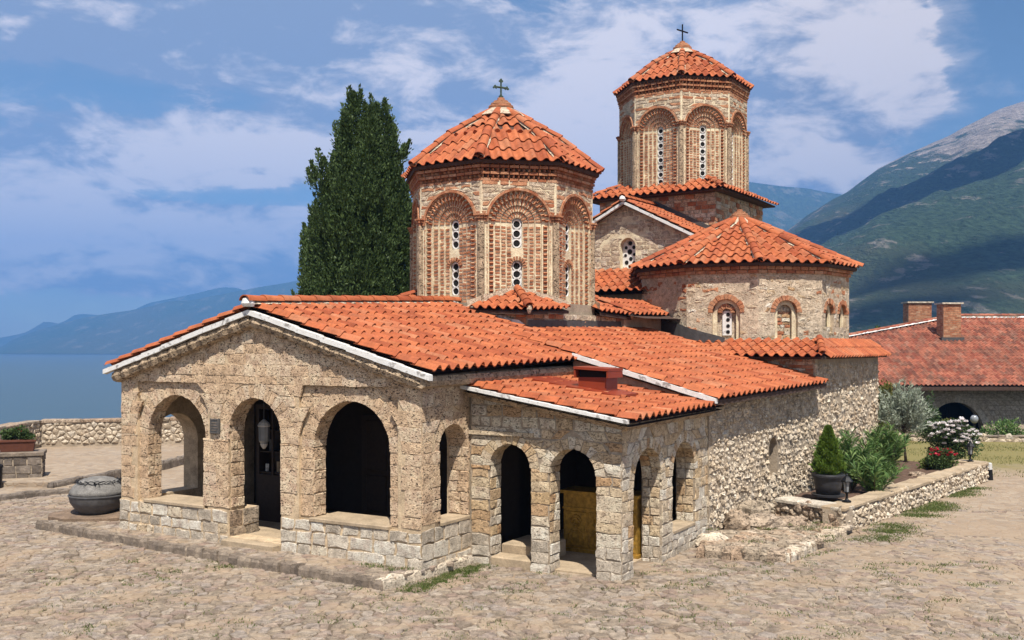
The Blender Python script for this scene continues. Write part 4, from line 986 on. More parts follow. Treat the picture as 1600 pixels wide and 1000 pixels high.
g = G(); bbox(g, frame(gf(.85, 1.56, 0), U, V_, ZUP), -.42, .42, .02, .42, 0, .17, .02); bbox(g, frame(gf(.85, 1.56, 0), U, V_, ZUP), -.42, .42, .42, 1.4, 0, .34, .02); g.obj('step', 'slab', porch)
g = G(); box(g, PF, 0.0, 1.36, 2.40, 2.47, 0, .055); g.obj('string_course', 'porch', porch)
for i in range(9):
    t0, t1 = i / 9, (i + 1) / 9; a, c = -.0 + 3.30 * t0, 3.30 * t1; g = G()
    V = [gf(x, v, 3.30 - .158 * x + dz) for v in (1.21, 1.33) for (x, dz) in ((a, -.05), (c, -.05), (c, .015), (a, R_.uniform(.0, .012)))]
    g.add(V, [(0, 1, 2, 3), (7, 6, 5, 4), (0, 4, 5, 1), (1, 5, 6, 2), (2, 6, 7, 3), (3, 7, 4, 0)]); g.obj('verge_board', 'white', porch)
g = G(); V = []
for i in range(13):
    a = 3.2 * i / 12; z = 3.23 - .158 * a; V += [gf(a, 1.50, z - .14), gf(a, 1.40, z - .06), gf(a, 1.38, z)]
g.add(V, [(3 * i + e, 3 * i + e + 3, 3 * i + e + 4, 3 * i + e + 1) for i in range(12) for e in (0, 1)]); 
V = []
for i in range(13):
    v = 1.4 + 4.6 * i / 12; V += [gf(3.10, v, 2.58), gf(3.2, v, 2.66), gf(3.22, v, 2.72)]
g.add(V, [(3 * i + e, 3 * i + e + 3, 3 * i + e + 4, 3 * i + e + 1) for i in range(12) for e in (0, 1)])
g.obj('eaves_moulding', 'moulding', porch)
g = G(); quad(g, gf(3.36, 1.31, 2.74), gf(3.36, 6.2, 2.78), gf(0, 6.2, 3.30), gf(0, 1.31, 3.27)); quad(g, gf(0, 1.3, 3.2), gf(0, 6.2, 3.2), gf(3.3, 6.2, 2.7), gf(3.3, 1.3, 2.67)); proof = part('porch_roof', g, 'deck')
VENT0, VENT1 = (1.15, 3.55), (2.15, 4.1)
tile_field(proof, gf(3.38, 1.27, 2.79), gf(3.38, 6.2, 2.83), gf(-.02, 6.2, 3.36), gf(-.02, 1.27, 3.325), .285, .40, lambda p: not (VENT0[0] < (p - P0) @ U < VENT1[0] and VENT0[1] < (p - P0) @ V_ < VENT1[1]))
# sheet-metal chimney on the porch roof
fv = frame(gf(0, 0), U, V_, ZUP)
def slopez(u): return 3.345 - .158 * u
g = G(); V = [gf(u, v, slopez(u) + dz) for dz in (.0, .10) for (u, v) in ((-.0, 3.2), (2.2, 3.2), (2.2, 4.3), (-.0, 4.3))]
g.add(V, [(4, 5, 6, 7), (0, 1, 5, 4), (1, 2, 6, 5), (2, 3, 7, 6), (3, 0, 4, 7)]); vent = g.obj('roof_vent', 'redmetal', proof)
g = G(); box(g, fv, 1.26, 1.86, 3.52, 4.05, 3.0, 3.42); g.obj('vent_shaft', 'redmetal', vent)
g = G(); box(g, fv, 1.28, 1.84, 3.54, 4.03, 3.42, 3.58); g.obj('painted_mouth', 'dark', vent)  # solid block, shade under the cap painted black
g = G(); V = [gf(u, v, z - .05 * (u - 1.2)) for z in (3.58, 3.63) for (u, v) in ((1.20, 3.42), (1.95, 3.42), (1.95, 4.12), (1.20, 4.12))]
g.add(V, [(3, 2, 1, 0), (4, 5, 6, 7), (0, 1, 5, 4), (1, 2, 6, 5), (2, 3, 7, 6), (3, 0, 4, 7)]); g.obj('vent_cap', 'redmetal', vent)
g = G(); box(g, fv, 1.905, 1.945, 3.43, 4.11, 3.41, 3.54); g.obj('vent_flap', 'redmetal', vent)
g = G(); box(g, fv, 1.205, 1.24, 3.43, 4.11, 3.41, 3.58); g.obj('vent_flap', 'redmetal', vent)
# porch inner walls
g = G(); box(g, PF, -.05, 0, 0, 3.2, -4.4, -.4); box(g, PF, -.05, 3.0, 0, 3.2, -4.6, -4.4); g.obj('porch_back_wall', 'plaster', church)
# ------------------------------------------------------------------ ground stones, platform, kerbs
def inpoly(x, y, P):
    c = False
    for i in range(len(P)):
        (x0, y0), (x1, y1) = P[i - 1], P[i]
        if (y0 > y) != (y1 > y) and x < (x1 - x0) * (y - y0) / (y1 - y0) + x0: c = not c
    return c
plat = [gf(-10.05, -.38), gf(-.07, -.95), gf(.12, 1.45), gf(-.05, 1.5), gf(-.05, .05), gf(-7.8, .05), gf(-8.4, 1.6), gf(-9.6, 1.3)]
plat2 = [tuple(p[:2]) for p in plat]
foot = [tuple(gf(a, b)[:2]) for a, b in ((-7.8, 0), (.02, 0), (.02, 1.56), (3.08, 1.56), (3.08, 6.0))] + [(7.9, 25.7), (11.4, 30.7), (0, 40), (-9, 32)]
porchfloor = [tuple(gf(a, b)[:2]) for a, b in ((.4, 1.6), (3.0, 1.6), (3.0, 5.5), (.4, 5.5))]
ledge = [(3.55, 18.9), (5.15, 18.35), (7.05, 20.9), (7.3, 21.6), (6.2, 22.6), (4.2, 20.4)]
garden = [(7.15, 20.95), (14.35, 29.6), (14.0, 31.2), (11.6, 31.0), (7.95, 25.7), (6.0, 22.9)]
K1 = [(-14.6, 24.6), (-13.28, 25.63), (-11.98, 27.2)]; K2 = [(-12.6, 27.1), (-12.0, 29.2), (-11.4, 32.2), (-10.9, 35.5)]
upper = [(-13.9, 25.2), (-11.98, 27.2), (-12.6, 27.3), (-10.9, 36), (-40, 36), (-40, 20)]
def dirt(x, y): # bare sandy patches on the right, where few stones show
    return (x > 9.5 and y > 21) and math.sin(x * 1.7 + y * .9) + math.sin(x * .8 - y * 1.3 + 2) > -.6
def okc(p):
    x, y = p
    if y < 12 or y > 27 or abs(x) > .55 * y + .6: return False
    if y > 24.5 and x > 2: return False
    if inpoly(x, y, plat2) or inpoly(x, y, foot) or inpoly(x, y, ledge) or inpoly(x, y, garden) or inpoly(x, y, upper): return False
    return not dirt(x, y)
pts = jgrid(-16.5, 15.5, 11.5, 27.5, .235, .175, .62)
GF0 = frame((0, 0, 0), (1, 0, 0), (0, 1, 0), ZUP)
for P in voronoi(pts, .28, okc):
    P = shrink(P, .004 + .012 * R_.random())
    if len(P) < 3 or area(P) < .006: continue
    P = rough(P, .10, .026); c_ = ctr(P); bury = .019 * min(1, max(0, (c_[0] - 3.5) / 6 + .35 * math.sin(c_[0] * 1.1 + c_[1] * .7)))
    V, F = slab(GF0, P, -.05, R_.uniform(.004, .03) - bury, .013, .005, .002, .75); piece('cobblestone', courtyard, 'cobble', V, F, R_.random())
# stepped stone platform before the gallery
g = G(); prism(g, plat2, -.1, .17)
pav = g.obj('pavement', 'edge'); tag(pav, 'raised stone step along the front of the church', kind='structure')
FP = frame((0, 0, .17), (1, 0, 0), (0, 1, 0), ZUP)
def okp(p): return inpoly(p[0], p[1], plat2)
for P in voronoi(jgrid(-12, 1, 15.5, 23.5, .25, .19, .48), .29, okp):
    q = gf(-10.05, -.38); e = gf(-.07, -.95) - q; P = clip(P, e[1], -e[0], e[1] * q[0] - e[0] * q[1] - .12 * np.linalg.norm(e))
    if len(P) < 3 or area(P) < .008: continue
    P = rough(shrink(P, .008), .12, .015); V, F = slab(FP, P, -.05, R_.uniform(.004, .024), .013, .005, .002, .75); piece('cobblestone', pav, 'cobble', V, F, R_.random())
def kerbrow(part, pl, w, h, d, mat='curb', z=0.0, lo=.2, hi=.42):
    for p, q in zip(pl[:-1], pl[1:]):
        p, q = A_(*p[:2], 0), A_(*q[:2], 0); f, L = wallframe(p, q); f = frame(p + A_(0, 0, z), f.ea, f.en * -1, ZUP); a = 0
        while a < L - .05:
            b = min(L, a + R_.uniform(lo, hi)); 
            P = rough([(a + .005, R_.uniform(-.04, .04)), (b - .005, R_.uniform(-.04, .04)), (b - .005, d + R_.uniform(-.04, .05)), (a + .005, d + R_.uniform(-.04, .05))], .12, .022)
            V, F = slab(f, P, -.1, h + R_.uniform(-.02, .02), .025, .012, .004, .8); piece('kerb_stone', part, mat, V, F, R_.random()); a = b
kerbrow(pav, [gf(-10.05, -.40), gf(-5, -.70), gf(-.07, -.98)], 0, .185, .2, 'edge', lo=.12, hi=.34)
kerbrow(pav, [gf(-.07, -.98), gf(.14, 1.4)], 0, .185, .2, 'rubble', lo=.3, hi=.5)
kerbrow(pav, [gf(-9.6, 1.3), gf(-10.05, -.38)], 0, .16, .2, 'edge')
# upper terrace to the left and its two kerbs
g = G(); prism(g, upper[:2] + [(-12.15, 27.25), (-12.4, 36), (-40, 36), (-40, 20)], -.1, .14); 
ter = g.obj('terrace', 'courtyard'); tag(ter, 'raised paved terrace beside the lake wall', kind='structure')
kerbrow(ter, K1, 0, .16, .22); 
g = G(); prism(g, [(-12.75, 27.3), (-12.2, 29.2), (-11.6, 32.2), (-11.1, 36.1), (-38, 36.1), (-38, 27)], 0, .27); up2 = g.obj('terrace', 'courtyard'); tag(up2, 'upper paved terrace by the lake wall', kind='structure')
kerbrow(up2, K2, 0, .29, .22)
# grass between stones
def blades(spots, mat, h=(.03, .08), w=.008):
    V = []; F = []; T = []
    for (x, y, z) in spots:
        a = npr.uniform(0, 6.28); hh = npr.uniform(*h); dx, dy = math.cos(a), math.sin(a); lx, ly = npr.uniform(-.04, .04, 2); n = len(V)
        V += [(x - dx * w, y - dy * w, z), (x + dx * w, y + dy * w, z), (x + lx, y + ly, z + hh)]; F.append((n, n + 1, n + 2)); T += [npr.rand()] * 3
    return np.array(V), F, np.array(T)
sp = []
def patch(x, y, r, n, z=.0):
    for _ in range(n): sp.append((x + npr.normal(0, r), y + npr.normal(0, r * .6), z))
for t in np.linspace(0, 1, 34):                 # foot of the platform's right side
    p = gf(.25 + npr.uniform(0, .15), -.75 + 2.2 * t); patch(p[0], p[1], .12, 190)
for t in np.linspace(0, 1, 40):                 # foot of the garden wall
    if math.sin(t * 17) > -.3: patch(7.25 + 6.0 * t + npr.uniform(0, .5), 20.8 + 8.3 * t - npr.uniform(0, .5), .26, 480)
for _ in range(260):
    y = npr.uniform(12.8, 18.5); x = npr.uniform(-.5, .5) * y
    if okc((x, y)): patch(x, y, .12, 34)
for t in np.linspace(0, 1, 26): patch(2.2 + 4.2 * t, 16.2 + 3.3 * t, .07, 24)
for _ in range(10): patch(npr.uniform(4, 6.8), npr.uniform(19.2, 21.4), .12, 60, .22)
for _ in range(6): patch(*gf(npr.uniform(-1.2, -.1), npr.uniform(-.3, -.1))[:2], .1, 40, .19)
V, F, T = blades(sp, 'grass', (.02, .055), .009); tag(mk('grass', V, F, T, 'grass'), 'short green grass in the joints of the paving and along the walls', 'grass', kind='stuff')
sp = []
for _ in range(22000):
    x = npr.uniform(8, 30); y = 41.5 - 11 * npr.rand() ** 1.7
    if math.sin(x * 1.3 + y) + math.sin(x * .6 - y * 1.7) > npr.uniform(-1.4, 1.2) and abs(x) < .56 * y: sp.append((x, y, 0))
V, F, T = blades(sp, 'grass', (.03, .09), .012); tag(mk('lawn', V, F, T * .35 + .65, 'grass'), 'dry yellowing lawn beyond the flower bed', 'grass', kind='stuff')

# ------------------------------------------------------------------ rock ledge, garden wall
g = G(); prism(g, ledge, -.05, .16); lg = tag(g.obj('stone_ledge', 'greymortar'), 'low rough stone ledge against the church wall, left of the flower bed wall', 'stone ledge')
FLg = frame((0, 0, .16), (1, 0, 0), (0, 1, 0), ZUP)
for P in voronoi(jgrid(3, 8, 18, 23, .3, .25, .44), .34, lambda p: inpoly(p[0], p[1], ledge)):
    P = rough(shrink(P, .014), .2, .015); V, F = slab(FLg, P, -.05, R_.uniform(.0, .05), .03, .014, .01); piece('wall_stone', lg, 'rock', V, F, R_.random())
kerbrow(lg, [(3.5, 18.75), (4.3, 18.5), (5.15, 18.25)], 0, .21, .3, 'rock', lo=.15, hi=.4); kerbrow(lg, [(5.15, 18.25), (6.1, 19.6), (7.05, 20.85)], 0, .20, .25, 'rubble', lo=.18, hi=.45)
def boulder(name, c, s, label, mat='rock', seed=1, flatz=.6, group=None, cat='rock'):
    rr = random.Random(seed); g = G(); n = 13; prof = [(.75, 0), (.98, .15), (1.03, .34), (.96, .55), (.86, .74), (.62, .86), (.34, .90), (.08, .90)]; V = []
    off = [rr.uniform(.74, 1.2) for _ in range(n)]
    for r, z in prof:
        for k in range(n):
            a = 2 * math.pi * k / n; q = r * off[k] * rr.uniform(.85, 1.13); V.append((c[0] + q * s[0] * math.cos(a), c[1] + q * s[1] * math.sin(a), c[2] + (z + rr.uniform(-.09, .09)) * s[2]))
    F = [(i * n + k, i * n + (k + 1) % n, i * n + (k + 1) % n + n, i * n + k + n) for i in range(len(prof) - 1) for k in range(n)] + [tuple(range((len(prof) - 1) * n, len(prof) * n))]
    g.add(V, F, rr.random()); return tag(g.obj(name, mat), label, cat, group)
boulder('boulder', (5.35, 21.15, .12), (.48, .36, .34), 'flat-topped reddish boulder forming a step at the foot of the church wall', seed=3)
boulder('boulder', (5.98, 21.35, .12), (.50, .34, .24), 'wide flat boulder beside the end of the flower bed wall', seed=8)
boulder('boulder', (4.75, 20.9, .10), (.26, .22, .50), 'upright rough boulder leaning on the church wall', seed=21)
boulder('boulder', (4.0, 19.75, .0), (.34, .22, .30), 'pale jagged boulder at the corner between porch and nave wall', 'rubble', seed=5)
boulder('boulder', (5.35, 21.75, .25), (.42, .3, .40), 'grey boulder under the plant pot, next to the church wall', seed=14)
GW0, GW1, GW2 = A_(7.05, 21.15, 0), A_(14.2, 29.55, 0), A_(6.0, 22.5, 0)
f1, L1 = wallframe(GW0, GW1); f0, L0 = wallframe(GW2, GW0); f2, L2 = wallframe(GW1, A_(13.7, 30.2, 0))
g = G(); gh = lambda a: .52
for f, L in ((f0, L0), (f1, L1), (f2, L2)): box(g, f, 0, L, -.05, .50, -.42, 0)
gw = tag(g.obj('garden_wall', 'greymortar'), 'low rubble wall with flat coping round the flower bed', 'wall')
rubble(gw, f1, 0, L1, -.02, lambda a: .50, .17, .115, 'rubble', 'wall_stone', .02, .07)
rubble(gw, f0, 0, L0, .1, lambda a: .50, .22, .15, 'rock', 'wall_stone', .02, .07)
rubble(gw, f2, 0, L2, 0, lambda a: .50, .2, .15, 'rubble', 'wall_stone', .02, .06)
def coping(part, f, L, z, d, lo=.5, hi=.9, mat='slab', th=.07, ov=.05):
    fc = frame(f(0, z), f.ea, -f.en, ZUP); a = 0
    while a < L - .05:
        b = min(L, a + R_.uniform(lo, hi)); P = rough([(a + .005, -ov + R_.uniform(-.02, .02)), (b - .005, -ov + R_.uniform(-.02, .02)), (b - .005, d), (a + .005, d)], .25, .014)
        V, F = slab(fc, P, 0, th + R_.uniform(-.01, .015), .018, .004, .003); piece('coping_stone', part, mat, V, F, R_.random()); a = b
coping(gw, f1, L1, .50, .45); coping(gw, f0, L0, .50, .5, mat='lime'); coping(gw, f2, L2, .50, .4)
g = G(); V = []; nx, ny = 18, 8
for i in range(nx + 1):
    for j in range(ny + 1):
        a = GW2 + (A_(12.2, 31.0, 0) - GW2) * i / nx; b = GW0 + (GW1 - GW0) * i / nx + A_(-.3, .25, 0); p = a + (b - a) * j / ny; V.append(p + A_(0, 0, .46 + R_.uniform(-.02, .04)))
g.add(V, [(i * (ny + 1) + j, i * (ny + 1) + j + 1, (i + 1) * (ny + 1) + j + 1, (i + 1) * (ny + 1) + j) for i in range(nx) for j in range(ny)])
tag(g.obj('flower_bed', 'soil'), 'dark soil of the flower bed', kind='structure')

# ------------------------------------------------------------------ plants
def leafset(P, D, L, Wd, tone, bend=.0):
    """quads: base points P, directions D, lengths, widths"""
    n = len(P); D = D / (np.linalg.norm(D, axis=1, keepdims=True) + 1e-9); S = np.cross(D, npr.normal(size=(n, 3))); S /= np.linalg.norm(S, axis=1, keepdims=True) + 1e-9
    L = np.asarray(L).reshape(-1, 1) * np.ones((n, 1)); Wd = np.asarray(Wd).reshape(-1, 1) * np.ones((n, 1))
    V = np.stack([P, P + D * L * .45 - S * Wd, P + D * L + A_(0, 0, -1) * bend * L, P + D * L * .45 + S * Wd], 1).reshape(-1, 3)
    F = np.arange(4 * n).reshape(n, 4); return V, F, np.repeat(tone, 4)
def stems(part_name, parent, segs, r=.012, mat='bark'):
    g = G()
    for pts, r0 in segs: tube(g, pts, [r0 * (1 - .7 * i / (len(pts) - 1)) for i in range(len(pts))], 5)
    return g.obj(part_name, mat, parent)
def cypress():
    B = A_(-4.85, 31.8, 0); t = thing('cypress_tree', 'tall dark green cypress tree with several pointed tops behind the gallery roof', 'tree', tuple(B))
    sp_ = [(-.25, 0, 12.55, 1.0), (.80, .1, 12.35, .62), (.30, -.2, 11.9, .9), (-.75, .1, 11.1, .80), (-1.05, -.2, 9.9, .80), (-1.3, 0, 8.6, .62), (1.15, 0, 11.2, .55), (1.35, -.1, 9.7, .72), (.2, -.7, 10.6, .95), (-.5, -.8, 9.6, .95), (.8, -.7, 9.0, .9), (-1.45, -.3, 7.3, .70), (1.5, -.3, 7.6, .75), (-1.75, -.2, 6.6, .6), (-1.2, -.5, 10.3, .7), (1.1, .1, 10.2, .75), (1.25, -.4, 8.8, .8), (.45, -.4, 11.6, .75), (-.5, -.3, 11.9, .75), (.15, -.1, 12.15, .6), (.5, 0, 12.2, .55), (.35, -.3, 12.0, .6), (-.55, 0, 11.9, .7), (1.0, -.1, 11.7, .6), (-1.0, .3, 10.6, .9), (-2.05, -.2, 5.9, .5), (-1.6, .2, 8.9, .6), (1.65, .2, 9.0, .6), (0, -.95, 8.0, 1.0), (-.9, -.85, 7.2, .9), (.7, -1.05, 6.8, .9), (0, .6, 11.4, .9), (-.02, -.1, 11.4, .8)]
    Ps, Ds = [], []
    for (dx, dy, zt, r) in sp_:
        n = int(7000 * r * zt / 10); u = npr.rand(n) ** .8; z0 = 1.2; z = z0 + (zt - z0) * u
        prof = np.minimum(1, ((1 - u) * 2.6)) ** .75 * np.minimum(1, .6 + u * 1.2); a = npr.rand(n) * 6.283
        lump = 1 + .26 * np.sin(a * 3 + z * 1.6 + dx * 9) + .20 * np.sin(a * 5 - z * 2.6 + dy * 5); q = r * prof * lump * (1 - .6 * npr.rand(n) ** 2.2)
        k = npr.randint(0, 60, n); ca, cz = npr.rand(60) * 6.28, npr.rand(60)
        bump = np.exp(-((np.cos(a - ca[k]) - 1) ** 2) * 3 - ((u - cz[k]) * 14) ** 2) * .22; q = q + bump * r
        q = q * .86; P = np.stack([B[0] + dx + q * np.cos(a), B[1] + dy + q * np.sin(a), z], 1)
        D = np.stack([np.cos(a) * .55, np.sin(a) * .55, np.full(n, 1.0)], 1) + npr.normal(0, .4, (n, 3)); Ps.append(P); Ds.append(D)
        for _ in range(int(46 * r * zt / 10)):       # upright sprays standing out of the crown
            uu = npr.rand() ** .85; zc = 1.4 + (zt - 1.6) * uu; pr = min(1, (1 - uu) * 2.6) ** .75 * min(1, .6 + uu * 1.2); aa = npr.uniform(0, 6.283); qq = r * pr * npr.uniform(.72, 1.05); kk = 110
            tt = npr.rand(kk); sz = npr.uniform(.7, 1.3); off = npr.normal(0, .085 * sz, (kk, 2)) * (1.15 - tt)[:, None]
            Ps.append(np.stack([B[0] + dx + (qq + .16 * tt) * math.cos(aa) + off[:, 0], B[1] + dy + (qq + .16 * tt) * math.sin(aa) + off[:, 1], zc - .25 + .75 * sz * tt], 1))
            Ds.append(np.stack([off[:, 0] * 4 + math.cos(aa) * .3, off[:, 1] * 4 + math.sin(aa) * .3, np.full(kk, .9)], 1) + npr.normal(0, .28, (kk, 3)))
    for _ in range(46):                      # short side sprays breaking the outline
        a = npr.uniform(0, 6.28); z = npr.uniform(4.5, 10.5); rr = 2.05 - .09 * (z - 5) + npr.uniform(-.25, .12); c = A_(B[0] + rr * math.cos(a), B[1] + rr * .8 * math.sin(a), z); n = 420
        t_ = npr.rand(n); P = c + np.stack([math.cos(a) * .22 * t_, math.sin(a) * .22 * t_, .55 * t_], 1) + npr.normal(0, .09, (n, 3)) * (1.1 - t_)[:, None]; Ps.append(P); Ds.append(np.tile([math.cos(a) * .5, math.sin(a) * .5, 1.], (n, 1)) + npr.normal(0, .35, (n, 3)))
    P, D = np.concatenate(Ps), np.concatenate(Ds); P = B + (P - B) * A_(.93, .95, .972); keep = P[:, 2] > 3.4; P, D = P[keep], D[keep]; n = len(P)
    V, F, T = leafset(P, D, npr.uniform(.07, .14, n), npr.uniform(.018, .032, n), npr.rand(n)); mk('crown', V, F, T, 'cyp', t)
    g = G(); tube(g, [B, B + A_(0, 0, 5), B + A_(0, 0, 11)], [.28, .2, .06], 8); tube(g, [B + A_(.1, 0, 2), B + A_(.8, 0, 6), B + A_(.8, 0, 11)], [.16, .12, .04], 8); g.obj('trunk', 'bark', t)
cypress()
def stalk_bush(name, c, label, nst, h, spread, mat, ll, lw, per, cat='bush', group=None, lean=0, bend=.25, seed=0):
    t = thing(name, label, cat, tuple(c), group); segs = []; Ps = []; Ds = []
    for _ in range(nst):
        a = npr.uniform(0, 6.28); s = spread * npr.uniform(.2, 1); hh = h * npr.uniform(.65, 1.05) * (1 - .25 * s / spread)
        tip = A_(c[0] + s * math.cos(a) + lean * hh, c[1] + s * math.sin(a), c[2] + hh); b = A_(c[0] + .18 * s * math.cos(a), c[1] + .18 * s * math.sin(a), c[2]); mid = (b + tip) / 2 + A_(0, 0, .1 * hh); segs.append(([b, mid, tip], .012))
        u = npr.rand(per) ** .8; P = np.where(u[:, None] < .5, b + (mid - b) * u[:, None] * 2, mid + (tip - mid) * (u[:, None] * 2 - 1)); az_ = npr.rand(per) * 6.28
        D = np.stack([np.cos(az_), np.sin(az_), npr.uniform(.35, 1.3, per)], 1) + (tip - b) / hh * .5; Ps.append(P); Ds.append(D)
    stems('stem', t, segs); P, D = np.concatenate(Ps), np.concatenate(Ds); n = len(P); V, F, T = leafset(P, D, npr.uniform(.7, 1.2, n) * ll, lw, npr.rand(n), bend); mk('foliage', V, F, T, mat, t); return t
def ongw(px, py, z=.5):
    t = (z - 4) / (-(py - HOR) / F_PX); return A_((px - 800) / F_PX * t, t, z)
stalk_bush('oleander_bush', A_(8.35, 24.6, .45), 'green oleander bush directly right of the potted conifer', 40, 1.4, .72, 'ole', .36, .016, 58, group='oleander bushes')
stalk_bush('oleander_bush', A_(8.75, 23.85, .45), 'low oleander bush spreading towards the wall, behind the small lantern', 26, .85, .66, 'ole', .34, .016, 54, group='oleander bushes')
stalk_bush('oleander_bush', A_(10.2, 27.0, .45), 'upright oleander bush at the right end of the church wall', 38, 1.4, .68, 'ole', .36, .016, 58, group='oleander bushes')
def crown_blob(t, c, r, n, mat, ll, lw, up=.3, name='foliage', lumps=14, hollow=.35):
    lc = npr.normal(0, 1, (lumps, 3)); lc /= np.linalg.norm(lc, axis=1, keepdims=True); lc = lc * npr.uniform(.35, .75, (lumps, 1)); k = npr.randint(0, lumps, n)
    d = npr.normal(0, 1, (n, 3)); d /= np.linalg.norm(d, axis=1, keepdims=True); P = lc[k] + d * npr.uniform(hollow, 1, (n, 1)) * npr.uniform(.28, .48, (lumps, 1))[k]
    D = d + A_(0, 0, up) + npr.normal(0, .35, (n, 3)); P = np.asarray(c) + P * np.asarray(r); V, F, T = leafset(P, D, npr.uniform(.7, 1.3, n) * ll, lw, npr.rand(n)); return mk(name, V, F, T, mat, t), P
# young conifer in its pot
pc = A_(7.28, 22.75, .575)
t = thing('potted_conifer', 'small cone-shaped conifer growing in the large grey pot', 'shrub', tuple(pc + A_(0, 0, .55)))
n = 9000; u = npr.rand(n) ** 1.25; a = npr.rand(n) * 6.28; q = (.36 * (1 - u) ** .9 + .02) * np.minimum(1, .55 + 3 * u) * (1 + .14 * np.sin(a * 4 + u * 22) + .1 * np.sin(a * 7 - u * 31)) * (1 - .5 * npr.rand(n) ** 2)
P = np.stack([pc[0] + q * np.cos(a), pc[1] + q * np.sin(a), pc[2] + .50 + 1.08 * u], 1); V, F, T = leafset(P, np.stack([np.cos(a) * .6, np.sin(a) * .6, np.ones(n)], 1) + npr.normal(0, .35, (n, 3)), .085, .014, npr.rand(n)); mk('crown', V, F, T, 'thuja', t)
g = G(); tube(g, [pc + A_(0, 0, .4), pc + A_(0, 0, 1.3)], [.03, .012], 6); g.obj('trunk', 'bark', t)
t = thing('plant_pot', 'large round grey plastic plant pot with saucer on the garden wall', 'plant pot', tuple(pc))
g = G(); lathe(g, pc, [(.26, .03), (.30, .25), (.335, .44), (.335, .5), (.30, .5), (.29, .44)], 28); g.obj('pot_body', 'pot', t, True)
g = G(); lathe(g, pc, [(.335, .455), (.375, .46), (.38, .50), (.37, .525), (.325, .525)], 28); g.obj('rim', 'pot', t); g = G(); lathe(g, pc, [(.30, .0), (.37, .015), (.375, .06), (.34, .06)], 28); g.obj('saucer', 'pot', t)
g = G(); lathe(g, pc, [(.01, .47), (.315, .47), (.3, .485)], 20); g.obj('soil', 'soil', t)
# silvery olive
ob = A_(12.2, 30.6, .45); t = thing('olive_tree', 'young silvery olive tree with a thin trunk in the flower bed', 'tree', tuple(ob)); segs = [([ob, ob + A_(-.05, 0, .6), ob + A_(-.08, 0, 1.15)], .05)]; Ps, Ds = [], []
for _ in range(84):
    a = npr.uniform(0, 6.28); s = npr.uniform(.15, .95); b = ob + A_(-.08, 0, npr.uniform(.85, 1.3)); tip = b + A_(s * math.cos(a), s * math.sin(a) * .9, npr.uniform(.25, 1.3) * (1.15 - .45 * s)); mid = (b + tip) / 2 + A_(.12 * math.cos(a), .12 * math.sin(a), -.02); segs.append(([b, mid, tip], .012))
    u = npr.uniform(.15, 1.08, 85); P = np.where(u[:, None] < .5, b + (mid - b) * u[:, None] * 2, mid + (tip - mid) * (u[:, None] * 2 - 1)) + npr.normal(0, .02, (85, 3)); D = (tip - mid) / np.linalg.norm(tip - mid) + npr.normal(0, .55, (85, 3)); Ps.append(P); Ds.append(D)
stems('trunk', t, segs[:1]); stems('branch', t, segs[1:]); P, D = np.concatenate(Ps), np.concatenate(Ds); V, F, T = leafset(P, D, npr.uniform(.11, .19, len(P)), .017, npr.rand(len(P))); mk('crown', V, F, T, 'olive', t)
# roses
def flowers(t, P, mat, r, name='blossom'):
    for p in P:
        g = G(); n = 12
        for k in range(n):
            a = 6.28 * k / n + R_.uniform(-.2, .2); e = R_.uniform(.1, 1.2); d = A_(math.cos(a) * math.cos(e), math.sin(a) * math.cos(e), math.sin(e)); s = np.cross(d, ZUP); s /= np.linalg.norm(s); w_ = r * .55
            g.add([p, p + d * r * .6 - s * w_, p + d * r, p + d * r * .6 + s * w_], [(0, 1, 2, 3)], R_.random())
        g.obj(name, mat, t)
rb = A_(14.0, 31.6, .42); t = thing('rose_bush', 'big rose bush covered in white and pale pink roses', 'rose bush', tuple(rb)); fo, P = crown_blob(t, rb + A_(0, 0, .60), (1.12, 1.0, .74), 7500, 'rose', .085, .024)
stems('stem', t, [([rb + A_(.1 * k - .2, 0, 0), rb + A_(.25 * k - .5, 0, .4), rb + A_(.4 * k - .8, -.1, .8)], .02) for k in range(5)])
top = P[(P[:, 2] > rb[2] + .40) & (P[:, 1] < rb[1] - .1)]; idx = npr.permutation(len(top))[:600]; ch = []
for i in idx:
    if len(ch) < 80 and all(np.linalg.norm(top[i] - c_) > .10 for c_ in ch) and npr.rand() < .42 + .6 * ((top[i][2] - rb[2] - .4) / .9): ch.append(top[i])
flowers(t, [c_ + A_(0, -.10, .05) for c_ in ch], 'petalw', .10)
rr_ = A_(12.35, 28.55, .45); t = thing('rose_bush', 'small low rose bush with bright red flowers in front of the olive tree', 'rose bush', tuple(rr_)); fo, P = crown_blob(t, rr_ + A_(0, 0, .34), (.50, .42, .42), 2200, 'rose', .06, .018)
top = P[(P[:, 2] > rr_[2] + .40) & (P[:, 1] < rr_[1] + .2)]; flowers(t, [top[i] + A_(0, -.04, .03) for i in npr.permutation(len(top))[:26]], 'petalr', .075)
for (c, r, n, mat, lab) in ((A_(13.3, 35.3, .3), (.75, .7, 1.3), 3600, 'shrub', 'yellow green bush close to the right corner of the church, behind the oleander'),
    (A_(18.4, 41.6, -.3), (.75, .5, .72), 2200, 'shrub', 'yellow green bush below the arch of the long building'),
    (A_(21.4, 42.9, -.4), (1.1, .6, .8), 2200, 'ole', 'dark leafy bush against the long building, right of its arch'),
    (A_(12.4, 28.9, .40), (.6, .3, .2), 1200, 'grass', 'low green plants edging the flower bed beside the small red rose bush'),
    (A_(20.3, 48, -1), (.55, .5, 1.9), 1600, 'rose', 'thin dark shrub standing inside the shade of the arch')):
    t = thing('bush', lab, 'bush', tuple(c)); crown_blob(t, c + A_(0, 0, r[2] * .85), r, n, mat, .10, .03)
